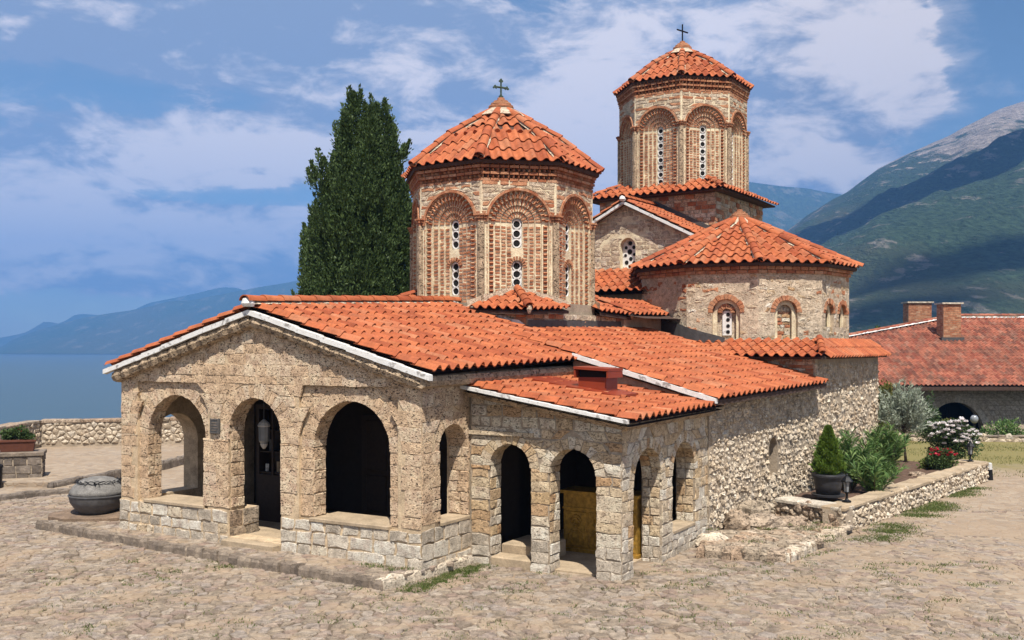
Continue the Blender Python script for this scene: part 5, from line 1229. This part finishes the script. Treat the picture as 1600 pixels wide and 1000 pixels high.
for i, (x, y, s) in enumerate(((9.4, 25.0, .2), (11.1, 27.1, .16), (13.0, 28.9, .18))):
    boulder('border_stone', (x, y, .45), (s * 1.4, s, s), ['grey border stone in the soil right of the low oleander', 'small border stone in the soil before the upright oleander', 'pale border stone near the far lantern in the flower bed'][i], 'rock', 40 + i, cat='stone')
# trees behind the far building
for i, (x, y, z, r, lab) in enumerate(((25.5, 70, 3.2, 1.9, 'round dark tree rising behind the left end of the long red roof'), (23.4, 74, 2.6, 1.6, 'dark treetop just right of the chapel drum, behind the long roof'))):
    t = thing('tree', lab, 'tree', (x, y, -2)); crown_blob(t, A_(x, y, z), (r, r, r * 1.1), 2600, 'cyp', .32, .12, name='crown'); stems('trunk', t, [([A_(x, y, -2), A_(x, y, 1), A_(x, y, z)], .2)])

# ------------------------------------------------------------------ lanterns, bollard, street lamp
def lantern(c, label):
    t = thing('garden_lantern', label, 'lantern', tuple(c), 'black lanterns on the garden wall'); g = G(); lathe(g, c, [(.10, 0), (.10, .02), (.05, .04), (.028, .07), (.028, .17), (.05, .20), (.075, .22)], 10); g.obj('base', 'iron', t)
    g = G(); lathe(g, c, [(.058, .22), (.085, .45)], 6); g.obj('glass_pane', 'glass', t)
    g = G()
    for k in range(6):
        a = 2 * math.pi * k / 6; tube(g, [c + A_(.062 * math.cos(a), .062 * math.sin(a), .215), c + A_(.09 * math.cos(a), .09 * math.sin(a), .45)], .01, 4)
    g.obj('frame', 'iron', t); g = G(); lathe(g, c, [(.14, .44), (.135, .46), (.07, .54), (.03, .57), (.025, .60), (.01, .62)], 6); g.obj('cap', 'iron', t)
lantern(A_(7.42, 21.9, .585), 'small black lantern on the garden wall beside the grey plant pot')
lantern(A_(13.75, 29.65, .585), 'small black lantern on the far corner of the garden wall by the white roses')
t = thing('bollard', 'small black bollard with a white top at the far end of the garden wall', 'bollard', (14.42, 29.85, 0)); g = G(); lathe(g, (14.42, 29.85, 0), [(.11, 0), (.085, .32)], 10); g.obj('post', 'iron', t); g = G(); lathe(g, (14.42, 29.85, 0), [(.085, .32), (.075, .50), (.05, .52)], 10); g.obj('cap', 'whitepaint', t)
L0_ = A_(18.9, 40.4, 0); t = thing('path_lamp', 'thin lamp post with a round glass globe before the arch of the long building', 'lamp', tuple(L0_)); g = G(); tube(g, [L0_, L0_ + A_(0, 0, .9)], .05, 8); g.obj('post', 'iron', t); g = G(); lathe(g, L0_, [(.05, .9), (.12, .95), (.16, 1.04), (.15, 1.14), (.09, 1.22), (.02, 1.24)], 12); g.obj('globe', 'glass', t, True)

# ------------------------------------------------------------------ left side: bowl, pedestal, terrace wall
bc = A_(-9.35, 22.35, 0)
g = G(); P = [(bc[0] + (1.05 + R_.uniform(-.12, .12)) * math.cos(a), bc[1] + (.72 + R_.uniform(-.08, .08)) * math.sin(a)) for a in np.linspace(0, 6.283, 13)[:-1]]
V, F = slab(frame((0, 0, .10), (1, 0, 0), (0, 1, 0), ZUP), P, 0, .20, .07, .012, 0); g.add(V, F, .3); tag(g.obj('stone_slab', 'redslab'), 'flat reddish stone slab lying under the big round basin', 'stone slab')
t = thing('covered_basin', 'big round grey basin with a domed lid, left of the gallery', 'basin', tuple(bc + A_(0, 0, .3))); bz = bc + A_(0, 0, .29)
g = G(); lathe(g, bz, [(.42, 0), (.44, .05), (.52, .12), (.60, .24), (.625, .36), (.63, .38)], 32); g.obj('basin', 'bronze', t, True)
g = G(); lathe(g, bz, [(.632, .375), (.645, .385), (.645, .405), (.63, .41)], 32); g.obj('rim', 'bronze', t)
g = G(); lathe(g, bz, [(.63, .41), (.60, .50), (.535, .60), (.44, .69), (.32, .75), (.18, .785), (.04, .80)], 32); g.obj('lid', 'lidstone', t, True)
wr = thing('wreath', 'thin dark twisted wreath lying on the lid of the basin', 'wreath', tuple(bz + A_(0, 0, .68)))
g = G()
for q in range(3): tube(g, [bz + A_((.44 + .05 * math.sin(5 * a + q * 2.4)) * math.cos(a), (.44 + .05 * math.sin(5 * a + q * 2.4)) * math.sin(a), (.70 + .03 * math.sin(7 * a + q * 2))) for a in np.linspace(0, 6.283, 60)], .008, 5, cap=False)
for _ in range(26):
    a = npr.uniform(0, 6.28); p = bz + A_(.45 * math.cos(a), .45 * math.sin(a), .69); tube(g, [p, p + A_(.10 * math.cos(a) + npr.uniform(-.05, .05), .10 * math.sin(a), npr.uniform(-.08, .05))], [.011, .004], 4)
g.obj('twisted_stem', 'iron', wr)
pz = .12; FPd = frame((-14.75, 28.0, pz), (.94, .34, 0), ZUP, (.34, -.94, 0)); fr_ = frame(FPd(1.3, 0), (-.34, .94, 0), ZUP, (.94, .34, 0))
g = G(); box(g, FPd, 0, 1.3, 0, .84, -.8, 0); pd = tag(g.obj('stone_pedestal', 'greymortar'), 'square masonry pedestal carrying the flower trough by the lake terrace', 'pedestal')
ashlar(pd, FPd, 0, 1.3, 0, .76, [], 0, .22, .34, 'curb', gap=.016, d=.02, name='wall_stone', tones=(0, 1)); ashlar(pd, fr_, 0, .8, 0, .76, [], 0, .2, .26, 'edge', gap=.016, d=.02, name='wall_stone', tones=(0, .5))  # shade on the pedestal is put into its darker stone tones
g = G(); bbox(g, frame((-14.75, 28.0, pz + .78), (.94, .34, 0), (-.34, .94, 0), ZUP), -.05, 1.35, -.06, .86, 0, .10, .015); g.obj('cap_slab', 'edge', pd)
FB_ = frame(FPd(.15, .89, -.15), (.94, .34, 0), ZUP, (.34, -.94, 0))
tr = thing('flower_trough', 'long brown terracotta flower trough on the stone pedestal', 'planter', tuple(FB_(.4, 0))); g = G(); V = [FB_(a, b, n) for b, k in ((0, .05), (.30, 0)) for a, n in ((k, -k), (.95 - k, -k), (.95 - k, -.40 + k), (k, -.40 + k))]
g.add(V, [(3, 2, 1, 0), (4, 5, 6, 7), (0, 1, 5, 4), (1, 2, 6, 5), (2, 3, 7, 6), (3, 0, 4, 7)]); g.obj('trough_body', 'terra', tr); g = G(); box(g, FB_, -.03, .98, .28, .33, -.42, .02); g.obj('rim', 'terra', tr)
c = FB_(.48, .45, -.2); t = thing('geranium', 'dark leafy geranium with a few red blooms in the terracotta trough', 'plant', tuple(c)); fo, P = crown_blob(t, c + A_(0, 0, .02), (.45, .25, .25), 1300, 'rose', .08, .035); top = P[P[:, 2] > c[2] + .1]; flowers(t, [top[i] for i in npr.permutation(len(top))[:7]], 'petalr', .04)
t = thing('litter_bin', 'dark metal litter bin at the foot of the stone pedestal', 'litter bin', (-14.25, 27.1, .14)); g = G(); lathe(g, (-14.25, 27.1, .14), [(.2, 0), (.24, .05), (.25, .56)], 14); g.obj('bin_body', 'iron', t); g = G(); lathe(g, (-14.25, 27.1, .14), [(.27, .56), (.27, .62), (.2, .66)], 14); g.obj('lid', 'iron', t)
tw = thing('terrace_wall', 'long rubble stone parapet wall between the terrace and the lake', 'wall', (-18.9, 39.6, 0))
for k, (a, b, z, zt) in enumerate((((-18.35, 28.0), (-18.9, 39.6), .0, 1.06), ((-18.9, 39.6), (-4.0, 43.4), .0, 1.06))):
    a, b = A_(*a, 0), A_(*b, 0); f, L = wallframe(a, b)
    g = G(); box(g, f, 0, L, 0, .98, -.5, 0); w_ = g.obj('wall_body', 'greymortar', tw)
    rubble(w_, f, 0, L if k else L, .1, lambda q: .97, .28 if k else .26, .18, 'rubble', 'wall_stone', .02, .06, gap=.018); coping(w_, f, L, .98, .55, 1.0, 1.9, 'rock', .10, .06)
# plaque
fpl = frame(gf(-4.94, 0, 2.45), U, ZUP, -V_); t = thing('wall_plaque', 'small dark metal plaque with raised lines on the pier between the first two arches', 'plaque', tuple(gf(-4.94, 0, 2.45)))
g = G(); bbox(g, fpl, -.13, .13, -.15, .15, .02, .06, .008); g.obj('plate', 'lead', t); g = G()
for k in range(4): box(g, fpl, -.07 - .01 * (k % 2), .07 + .015 * (k % 3), .06 - .05 * k, .085 - .05 * k, .06, .066)
for (a0, a1, z0, z1) in ((-.115, .115, -.135, -.125), (-.115, .115, .125, .135), (-.115, -.105, -.125, .125), (.105, .115, -.125, .125)): box(g, fpl, a0, a1, z0, z1, .06, .066)
g.obj('raised_border', 'curb', t)
# gilded chest in the porch
gc = thing('gilded_shrine', 'gilded metal shrine chest with embossed arched panels standing in the porch', 'shrine', tuple(gf(1.9, 3.3)))
fg = frame(gf(1.05, 3.3, .02), U, ZUP, -V_); g = G(); box(g, fg, 0, 1.55, .06, 1.14, -.55, 0); g.obj('chest', 'gold', gc); g = G(); box(g, fg, -.05, 1.60, 1.14, 1.20, -.6, .05); box(g, fg, -.03, 1.58, 0, .08, -.58, .03); box(g, fg, -.01, 1.56, .84, .88, 0, .025); g.obj('moulding', 'gold', gc)
for k in range(3):
    cx = .27 + .5 * k; g = G(); bbox(g, fg, cx - .22, cx + .22, .12, .80, 0, .015, .008)
    def arcp(r, a0, a1, z, n=12, sx=1): return [fg(cx + sx * r * math.cos(t_), z + r * math.sin(t_), .02) for t_ in np.linspace(a0, a1, n)]
    tube(g, arcp(.11, 0, 6.283, .62, 18), .018, 5); tube(g, arcp(.06, 0, 6.283, .61, 14), .02, 5); tube(g, arcp(.17, 0, 3.14, .30, 14), .02, 5); tube(g, arcp(.12, .3, 2.84, .30, 12), .010, 5)
    for s in (-1, 1): tube(g, [fg(cx + s * .17, .30, .02), fg(cx + s * .19, .14, .02)], .013, 5); tube(g, [fg(cx + s * .05, .46, .02), fg(cx + s * .10, .16, .02)], .010, 5)
    tube(g, [fg(cx - .19, .15, .02), fg(cx + .19, .15, .02)], .012, 5); g.obj('embossed_panel', 'gold', gc)

# ------------------------------------------------------------------ long building on the right, low wall before it
lowL = thing('low_wall', 'low grey stone wall along the far edge of the lawn', 'wall', (18, 42, 0)); f, L = wallframe(A_(12, 42.6, 0), A_(27, 41.3, 0)); g = G(); box(g, f, 0, L, -.3, .22, -.35, 0); w_ = g.obj('wall_body', 'greymortar', lowL); rubble(w_, f, 0, L, -.05, lambda q: .22, .34, .2, 'rubble', 'wall_stone', .01, .04); coping(w_, f, L, .22, .35, .8, 1.4, 'edge', .06, .03)
lbd = thing('long_building', 'long low stone building with weathered red tiled roof, two brick chimneys and dark arch', 'building', (26, 58, -2.2))
FW = frame((10.0, 58.2, 0), (1, 0, 0), ZUP, (0, -1, 0)); oA = dict(c=16.1, r=1.72, zs=-1.1, zb=-2.6, k=1.1)
g = G(); arch_wall(g, FW, -4, 32, -2.6, 1.7, .6, [oA], seg=20); lw = g.obj('wall', 'greymortar', lbd)
ashlar(lw, FW, 4, 22, -2.3, 1.55, [oA], .35, .26, .42, 'rubble', gap=.02, d=.03, name='wall_stone', tones=(0, .35)); voussoirs(lw, FW, oA, .35, .3, 'rubble', 20, name='wall_stone', halves=1, d=.03, tones=(0, .4))
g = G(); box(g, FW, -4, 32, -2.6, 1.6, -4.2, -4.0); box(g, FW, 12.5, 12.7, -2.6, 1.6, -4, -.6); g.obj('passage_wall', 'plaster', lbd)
fd = frame((10, 62.1, 0), (1, 0, 0), ZUP, (0, -1, 0)); g = G(); box(g, fd, 15.2, 15.4, -2.4, .6, 0, .12); box(g, fd, 17.3, 17.5, -2.4, .6, 0, .12); box(g, fd, 15.2, 17.5, -.3, -.18, 0, .1); g.obj('door_frame', 'wood', lbd)
for s in (0, 1): g = G(); box(g, fd, 15.42 + .95 * s, 16.33 + .95 * s, -2.4, -.32, 0, .05); g.obj('door', 'wood', lbd)
g = G(); tube(g, [FW(20.3, -.45, .0), FW(20.3, -.45, .015)], .22, 12); g.obj('painted_opening', 'dark', lbd)  # black disc on the wall, painted shade of an opening
EZ, RZ = 1.82, 6.05; eA, eB, rB, rA = A_(4.6, 57.0, EZ), A_(42, 57.0, EZ), A_(42, 67.0, RZ), A_(30.0, 67.0, RZ)
g = G(); quad(g, eA - A_(0, 0, .08), eB - A_(0, 0, .08), rB - A_(0, 0, .08), rA - A_(0, 0, .08)); quad(g, eA - A_(0, 0, .08), rA - A_(0, 0, .08), A_(4.6, 77, EZ)); quad(g, rA - A_(0, 0, .08), rB - A_(0, 0, .08), A_(42, 77, EZ), A_(4.6, 77, EZ))
quad(g, eA - A_(0, 0, .3), eB - A_(0, 0, .3), eB - A_(0, 0, .08), eA - A_(0, 0, .08)); quad(g, A_(4.6, 58.3, EZ - .3), A_(42, 58.3, EZ - .3), A_(42, 57.0, EZ - .3), A_(4.6, 57.0, EZ - .3)); rfb = g.obj('roof', 'deck', lbd)
def hip(y): return 4.6 + (30.0 - 4.6) * (y - 57) / 10
tile_field(rfb, A_(14, 57, EZ), A_(37, 57, EZ), A_(37, 67, RZ), A_(14, 67, RZ), .26, .48, lambda p: p[0] > hip(p[1]) - .1, 'tiledark', name='far_tile')
hipP = lambda t: eA + (rA - eA) * t + A_(0, 0, .1)
ridge_line(rfb, [hipP(.55), hipP(1.0)], .16, .5, 'tiledark', mortar=rfb); ridge_line(rfb, [rA + A_(0, 0, .1), rA + A_(9, 0, .1)], .16, .5, 'tiledark', mortar=rfb)
g = G(); V = []
for i in range(60):
    p = rA + A_(9 * i / 59, -.02, .0); V += [p + A_(0, -.13 - R_.uniform(0, .10), -.02), p + A_(0, -.06, .10 + R_.uniform(-.05, .03))]
g.add(V, [(2 * i, 2 * i + 2, 2 * i + 3, 2 * i + 1) for i in range(59)]); g.obj('ridge_mortar', 'white', rfb)
g = G(); V = []; hd = (rA - eA) / np.linalg.norm(rA - eA); sd = np.cross(hd, ZUP); sd /= np.linalg.norm(sd)
for i in range(70):
    p = hipP(.5 + .5 * i / 69); V += [p + sd * (.17 + R_.uniform(0, .09)) + A_(0, 0, -.03), p + sd * .10 + A_(0, 0, .06 + R_.uniform(-.04, .04))]
g.add(V, [(2 * i, 2 * i + 2, 2 * i + 3, 2 * i + 1) for i in range(69)]); g.obj('hip_mortar', 'white', rfb)
def chimney(x, y, w_, d_, z0, z1):
    f = frame((x, y, 0), (1, 0, 0), ZUP, (0, -1, 0)); g = G(); box(g, f, 0, w_, z0, z1, -d_, 0); ch = g.obj('chimney', 'greymortar', rfb)
    fs = frame((x, y + d_, 0), (0, -1, 0), ZUP, (-1, 0, 0))
    for ff, LL in ((f, w_), (fs, d_)):
        nr = int((z1 - z0) / .115)
        for i in range(nr):
            nb = max(2, round(LL / .26)); o_ = .5 * (i % 2)
            for q in range(nb + 1):
                xa, xb = max(0, (q - o_) * LL / nb) + .008, min(LL, (q + 1 - o_) * LL / nb) - .008
                if xb - xa < .04: continue
                z = z0 + i * .115; V = [ff(a, b, n) for n in (-.01, .014) for (a, b) in ((xa, z), (xb, z), (xb, z + .095), (xa, z + .095))]
                piece('brick', ch, 'brick', V, [(4, 5, 6, 7), (0, 1, 5, 4), (1, 2, 6, 5), (2, 3, 7, 6), (3, 0, 4, 7)], R_.random())
    g = G(); box(g, f, -.12, w_ + .12, z1, z1 + .10, -d_ - .12, .12); g.obj('chimney_cap', 'rubble', ch)
    g = G(); box(g, f, -.16, w_ + .16, z0 - .2, z0 + .30, -d_ - .1, .12); g.obj('lead_flashing', 'lead', ch)
chimney(27.6, 63.2, 1.12, 1.0, 4.35, 6.78); chimney(28.5, 71.0, 1.65, 1.0, 4.2, 7.2)

# ------------------------------------------------------------------ far land, lake, air
def fbm(x, y, o=5, s=0):
    from mathutils import noise as N_
    v = 0; a = .5
    for i in range(o): v += a * N_.noise((x, y, s + i * 7.3)); x *= 2.05; y *= 2.05; a *= .52
    return v
def interp(px, prof): return np.interp(px, [p[0] for p in prof], [p[1] for p in prof])
def ridge_mesh(name, mat, prof, d0, d1, zb, px0, px1, nx, ny, rough_, label, back=1.6, pw=1.0, seed=0, fs=1.0):
    """a mountain side: foot at distance d0, crest at d1 with the skyline of the photo, then down behind"""
    V = []; TT_ = []
    for j in range(ny + 1):
        s = j / ny
        for i in range(nx + 1):
            px = px0 + (px1 - px0) * i / nx; tx = (px - 800) / F_PX
            crest = 4 + (HOR - interp(px, prof)) / F_PX * d1
            if s <= .75: q = s / .75; y = d0 + (d1 - d0) * q; z = zb + (crest - zb) * q ** pw; ero = math.sin(min(1, q * 1.02) * math.pi) * .8 + .12 * q
            else: q = (s - .75) / .25; y = d1 + (d1 * (back - 1)) * q; z = crest + (zb - crest) * q; ero = .1
            x = tx * y; n = fbm(x / fs / 420, y / fs / 420, 6, seed); rn = 1 - abs(fbm(x / fs / 300 + 5, y / fs / 520, 5, seed + 3)) * 2.2
            TT_.append(min(1, s / .75) * (.70 + .30 * min(1, max(0, (px - 1330) / 220)))); V.append((x, y, z + (n * .9 + (rn - .6) * .55) * rough_ * ero * max(crest - zb, 40)))
    F = [(j * (nx + 1) + i, j * (nx + 1) + i + 1, (j + 1) * (nx + 1) + i + 1, (j + 1) * (nx + 1) + i) for j in range(ny) for i in range(nx)]
    o = mk(name, V, F, TT_, mat, None, True); tag(o, label, kind='structure'); return o
def hillmat(name, forest, rock, grass, zr0, zr1, sc, rockamt=.5):
    m, nt, b = newmat(name); geo = nd(nt, 'ShaderNodeNewGeometry'); s3 = nd(nt, 'ShaderNodeSeparateXYZ', {0: geo.outputs['Position']}).outputs; pos = nd(nt, 'ShaderNodeMapping', {0: geo.outputs['Position'], 3: (1, .3, 1)}).outputs[0]
    nl = noise(nt, pos, sc * .35, 6, .6); nf = noise(nt, pos, sc * 4, 7, .68); nt_ = noise(nt, pos, sc * 22, 4, .7)
    fc = mixc(nt, ramp(nt, nt_, [(.35, 0), (.65, 1)]), forest, tuple(x * 2.6 for x in forest)); fc = mixc(nt, sstep(nt, nl, .50, .62), fc, grass)
    up_ = nd(nt, 'ShaderNodeAttribute', attribute_name='tone').outputs['Fac']
    h = mth(nt, 'ADD', mth(nt, 'DIVIDE', mth(nt, 'SUBTRACT', up_, zr0), zr1 - zr0), mth(nt, 'ADD', mth(nt, 'MULTIPLY', mth(nt, 'SUBTRACT', nf, .5), 1.5), mth(nt, 'MULTIPLY', mth(nt, 'SUBTRACT', nl, .5), 2.0)))
    steep = nd(nt, 'ShaderNodeSeparateXYZ', {0: geo.outputs['Normal']}).outputs[2]
    rk = mth(nt, 'MULTIPLY', mth(nt, 'ADD', sstep(nt, h, .42, .68), mth(nt, 'MULTIPLY', sstep(nt, nf, .555, .63), rockamt), clamp=True), 1.0, clamp=True)
    rc = mixc(nt, ramp(nt, noise(nt, pos, sc * 9, 4, .7), [(.35, 0), (.65, 1)]), rock, tuple(x * .45 for x in rock))
    nt.links.new(mixc(nt, rk, fc, rc), b.inputs['Base Color']); b.inputs['Specular IOR Level'].default_value = .05
    nt.links.new(nd(nt, 'ShaderNodeBump', {'Strength': 1.0, 'Distance': 16.0, 'Height': mth(nt, 'ADD', nf, mth(nt, 'MULTIPLY', nt_, .6))}).outputs[0], b.inputs['Normal']); return m
M['hill'] = hillmat('forested_mountain', (.022, .036, .020), (.42, .36, .31), (.062, .072, .040), .55, .92, .010, .5)
M['hillfar'] = hillmat('far_mountain', (.022, .035, .018), (.34, .29, .24), (.06, .07, .035), .75, 1.15, .004, .3)
ridge_mesh('mountain', 'hill', [(1000, 540), (1150, 430), (1215, 372), (1262, 335), (1300, 312), (1322, 302), (1345, 284), (1372, 264), (1404, 249), (1440, 233), (1482, 214), (1512, 196), (1560, 172), (1600, 158), (1700, 150), (1800, 160), (2000, 190), (2400, 260)], 420, 2500, -25, 1000, 2300, 220, 130, .15, 'high rocky mountain with forested slopes on the right', seed=2)
ridge_mesh('mountain', 'hillfar', [(950, 330), (1100, 300), (1165, 284), (1220, 291), (1262, 294), (1292, 300), (1322, 304), (1500, 330), (1800, 400)], 2600, 4300, -25, 950, 1900, 90, 40, .07, 'more distant forested ridge seen left of the high mountain', seed=6, fs=1.8, back=1.2)
ridge_mesh('mountain', 'hillfar', [(-700, 560), (-250, 552), (0, 543), (20, 530), (60, 515), (100, 504), (130, 496), (170, 489), (200, 485), (235, 478), (262, 470), (300, 468), (350, 458), (400, 448), (450, 440), (520, 425), (640, 405), (760, 395), (900, 400), (1050, 420)], 4000, 5200, -22, -40, 1050, 150, 50, .07, 'long blue mountain range across the lake', seed=9, fs=2.2, back=1.1)
ridge_mesh('mountain', 'hillfar', [(-900, 545), (-300, 525), (-60, 530), (0, 528), (40, 520), (70, 502), (95, 506), (120, 490), (150, 492), (180, 500), (230, 474), (270, 466), (300, 460), (345, 449), (372, 450), (420, 470), (600, 500)], 5900, 6400, -22, -700, 600, 110, 24, .06, 'faint farthest mountains beyond the lake', seed=13, fs=3, back=1.1)
m, nt, b = newmat('lake_water'); co = objco(nt); b.inputs['Base Color'].default_value = (.03, .062, .066, 1); b.inputs['Roughness'].default_value = .3; b.inputs['Specular IOR Level'].default_value = .5
wv = nd(nt, 'ShaderNodeMapping', {0: co, 3: (.05, .16, 1)}).outputs[0]; wv2 = nd(nt, 'ShaderNodeMapping', {0: co, 3: (.004, .02, 1)}).outputs[0]
nt.links.new(nd(nt, 'ShaderNodeBump', {'Strength': .35, 'Distance': 1.0, 'Height': mth(nt, 'ADD', noise(nt, wv, 4, 5, .6), noise(nt, wv2, 3, 4, .5))}).outputs[0], b.inputs['Normal']); M['water'] = m
g = G(); quad(g, A_(-7400, -400, -24), A_(7400, -400, -24), A_(7400, 7200, -24), A_(-7400, 7200, -24)); tag(g.obj('lake', 'water'), 'calm blue grey lake', kind='structure')
# land under and around the courtyard, falling to the shore and rising to the mountain
V = []; nx, ny = 60, 44; xs = np.concatenate([np.linspace(-400, -60, 10), np.linspace(-50, 70, 31), np.linspace(80, 1500, 20)]); ys = np.concatenate([np.linspace(-380, -10, 8), np.linspace(0, 90, 26), np.linspace(110, 1400, 11)])
def landz(x, y):
    s = (x + 14) * .9 - (y - 34) * .25           # west of this line the bank drops to the lake
    z = -.35
    if y > 40 and x > -10: z = -.35 - 2.3 * min(1, (y - 43.2) / 12) if y > 43.2 else -.35
    drop = max(0, -(x + 22) * .5) + max(0, (y - 46) * .6 * (1 if x < 2 else max(0, 1 - (x - 2) / 14)))
    return max(-30, z - drop) if x < 16 or drop > 0 else z
V = [(x, y, landz(x, y)) for y in ys for x in xs]; nX = len(xs)
F = [(j * nX + i, j * nX + i + 1, (j + 1) * nX + i + 1, (j + 1) * nX + i) for j in range(len(ys) - 1) for i in range(nX - 1)]
M['land'] = hillmat('dry_grassland', (.05, .065, .02), (.36, .28, .19), (.22, .18, .08), 5, 6, .5, .3)
o = mk('terrain', V, F, .5, 'land', None, True); tag(o, 'land under and around the courtyard', kind='structure')
def cloud(cx, cy, cz, rx, ry, rz, seed, label):
    rr = random.Random(seed); g = G()
    for _ in range(16):
        a, q = rr.uniform(0, 6.28), rr.random() ** .5; c = (cx + rx * q * math.cos(a), cy + ry * q * math.sin(a), cz); r = rr.uniform(.28, .5)
        lathe(g, c, [(rx * r * k, rz * h * rr.uniform(.8, 1.2)) for k, h in ((.5, 0), (.95, .12), (1.0, .35), (.8, .7), (.45, .95), (.1, 1.05))], 14, jit=.06)
    tag(g.obj('cloud', 'cloud', None, True), label, kind='structure')
M['cloud'] = flat_mat('cloud_white', (.85, .86, .88), 1.0, var=.02, bump=0)
def shade(px, py, yy, z=2300):
    p = A_((px - 800) / F_PX * yy, yy, 4 + (HOR - py) / F_PX * yy); return p + np.array(SUNV) * ((z - p[2]) / SUNV.z)
for i, (px, py, yy, rx, ry) in enumerate(((1370, 330, 1350, 210, 190), (1500, 300, 1500, 260, 170), (1650, 300, 1350, 260, 200), (1250, 360, 1500, 120, 260), (1560, 440, 760, 90, 50), (1400, 470, 640, 60, 40))):  # unseen clouds added sunward so their shadows fall on the slopes
    c = shade(px, py, yy, 6000); cloud(c[0], c[1], c[2], rx, ry, 110, 50 + i, 'white cumulus cloud out of view, placed to shade the mountain')
HAZE = True
if HAZE:
    m = bpy.data.materials.new('haze_air'); m.use_nodes = True; nt = m.node_tree; nt.nodes.clear()
    pv = nd(nt, 'ShaderNodeVolumePrincipled', {'Color': HAZE_C, 'Density': HAZE_D, 'Anisotropy': 0.1}); ou = nd(nt, 'ShaderNodeOutputMaterial'); nt.links.new(pv.outputs[0], ou.inputs['Volume']); M['haze'] = m
    g = G(); box(g, WF, -7500, 7500, -450, 7300, -40, 800); hz = g.obj('haze', 'haze'); tag(hz, 'pale blue haze over lake and mountains', kind='stuff')
flush()
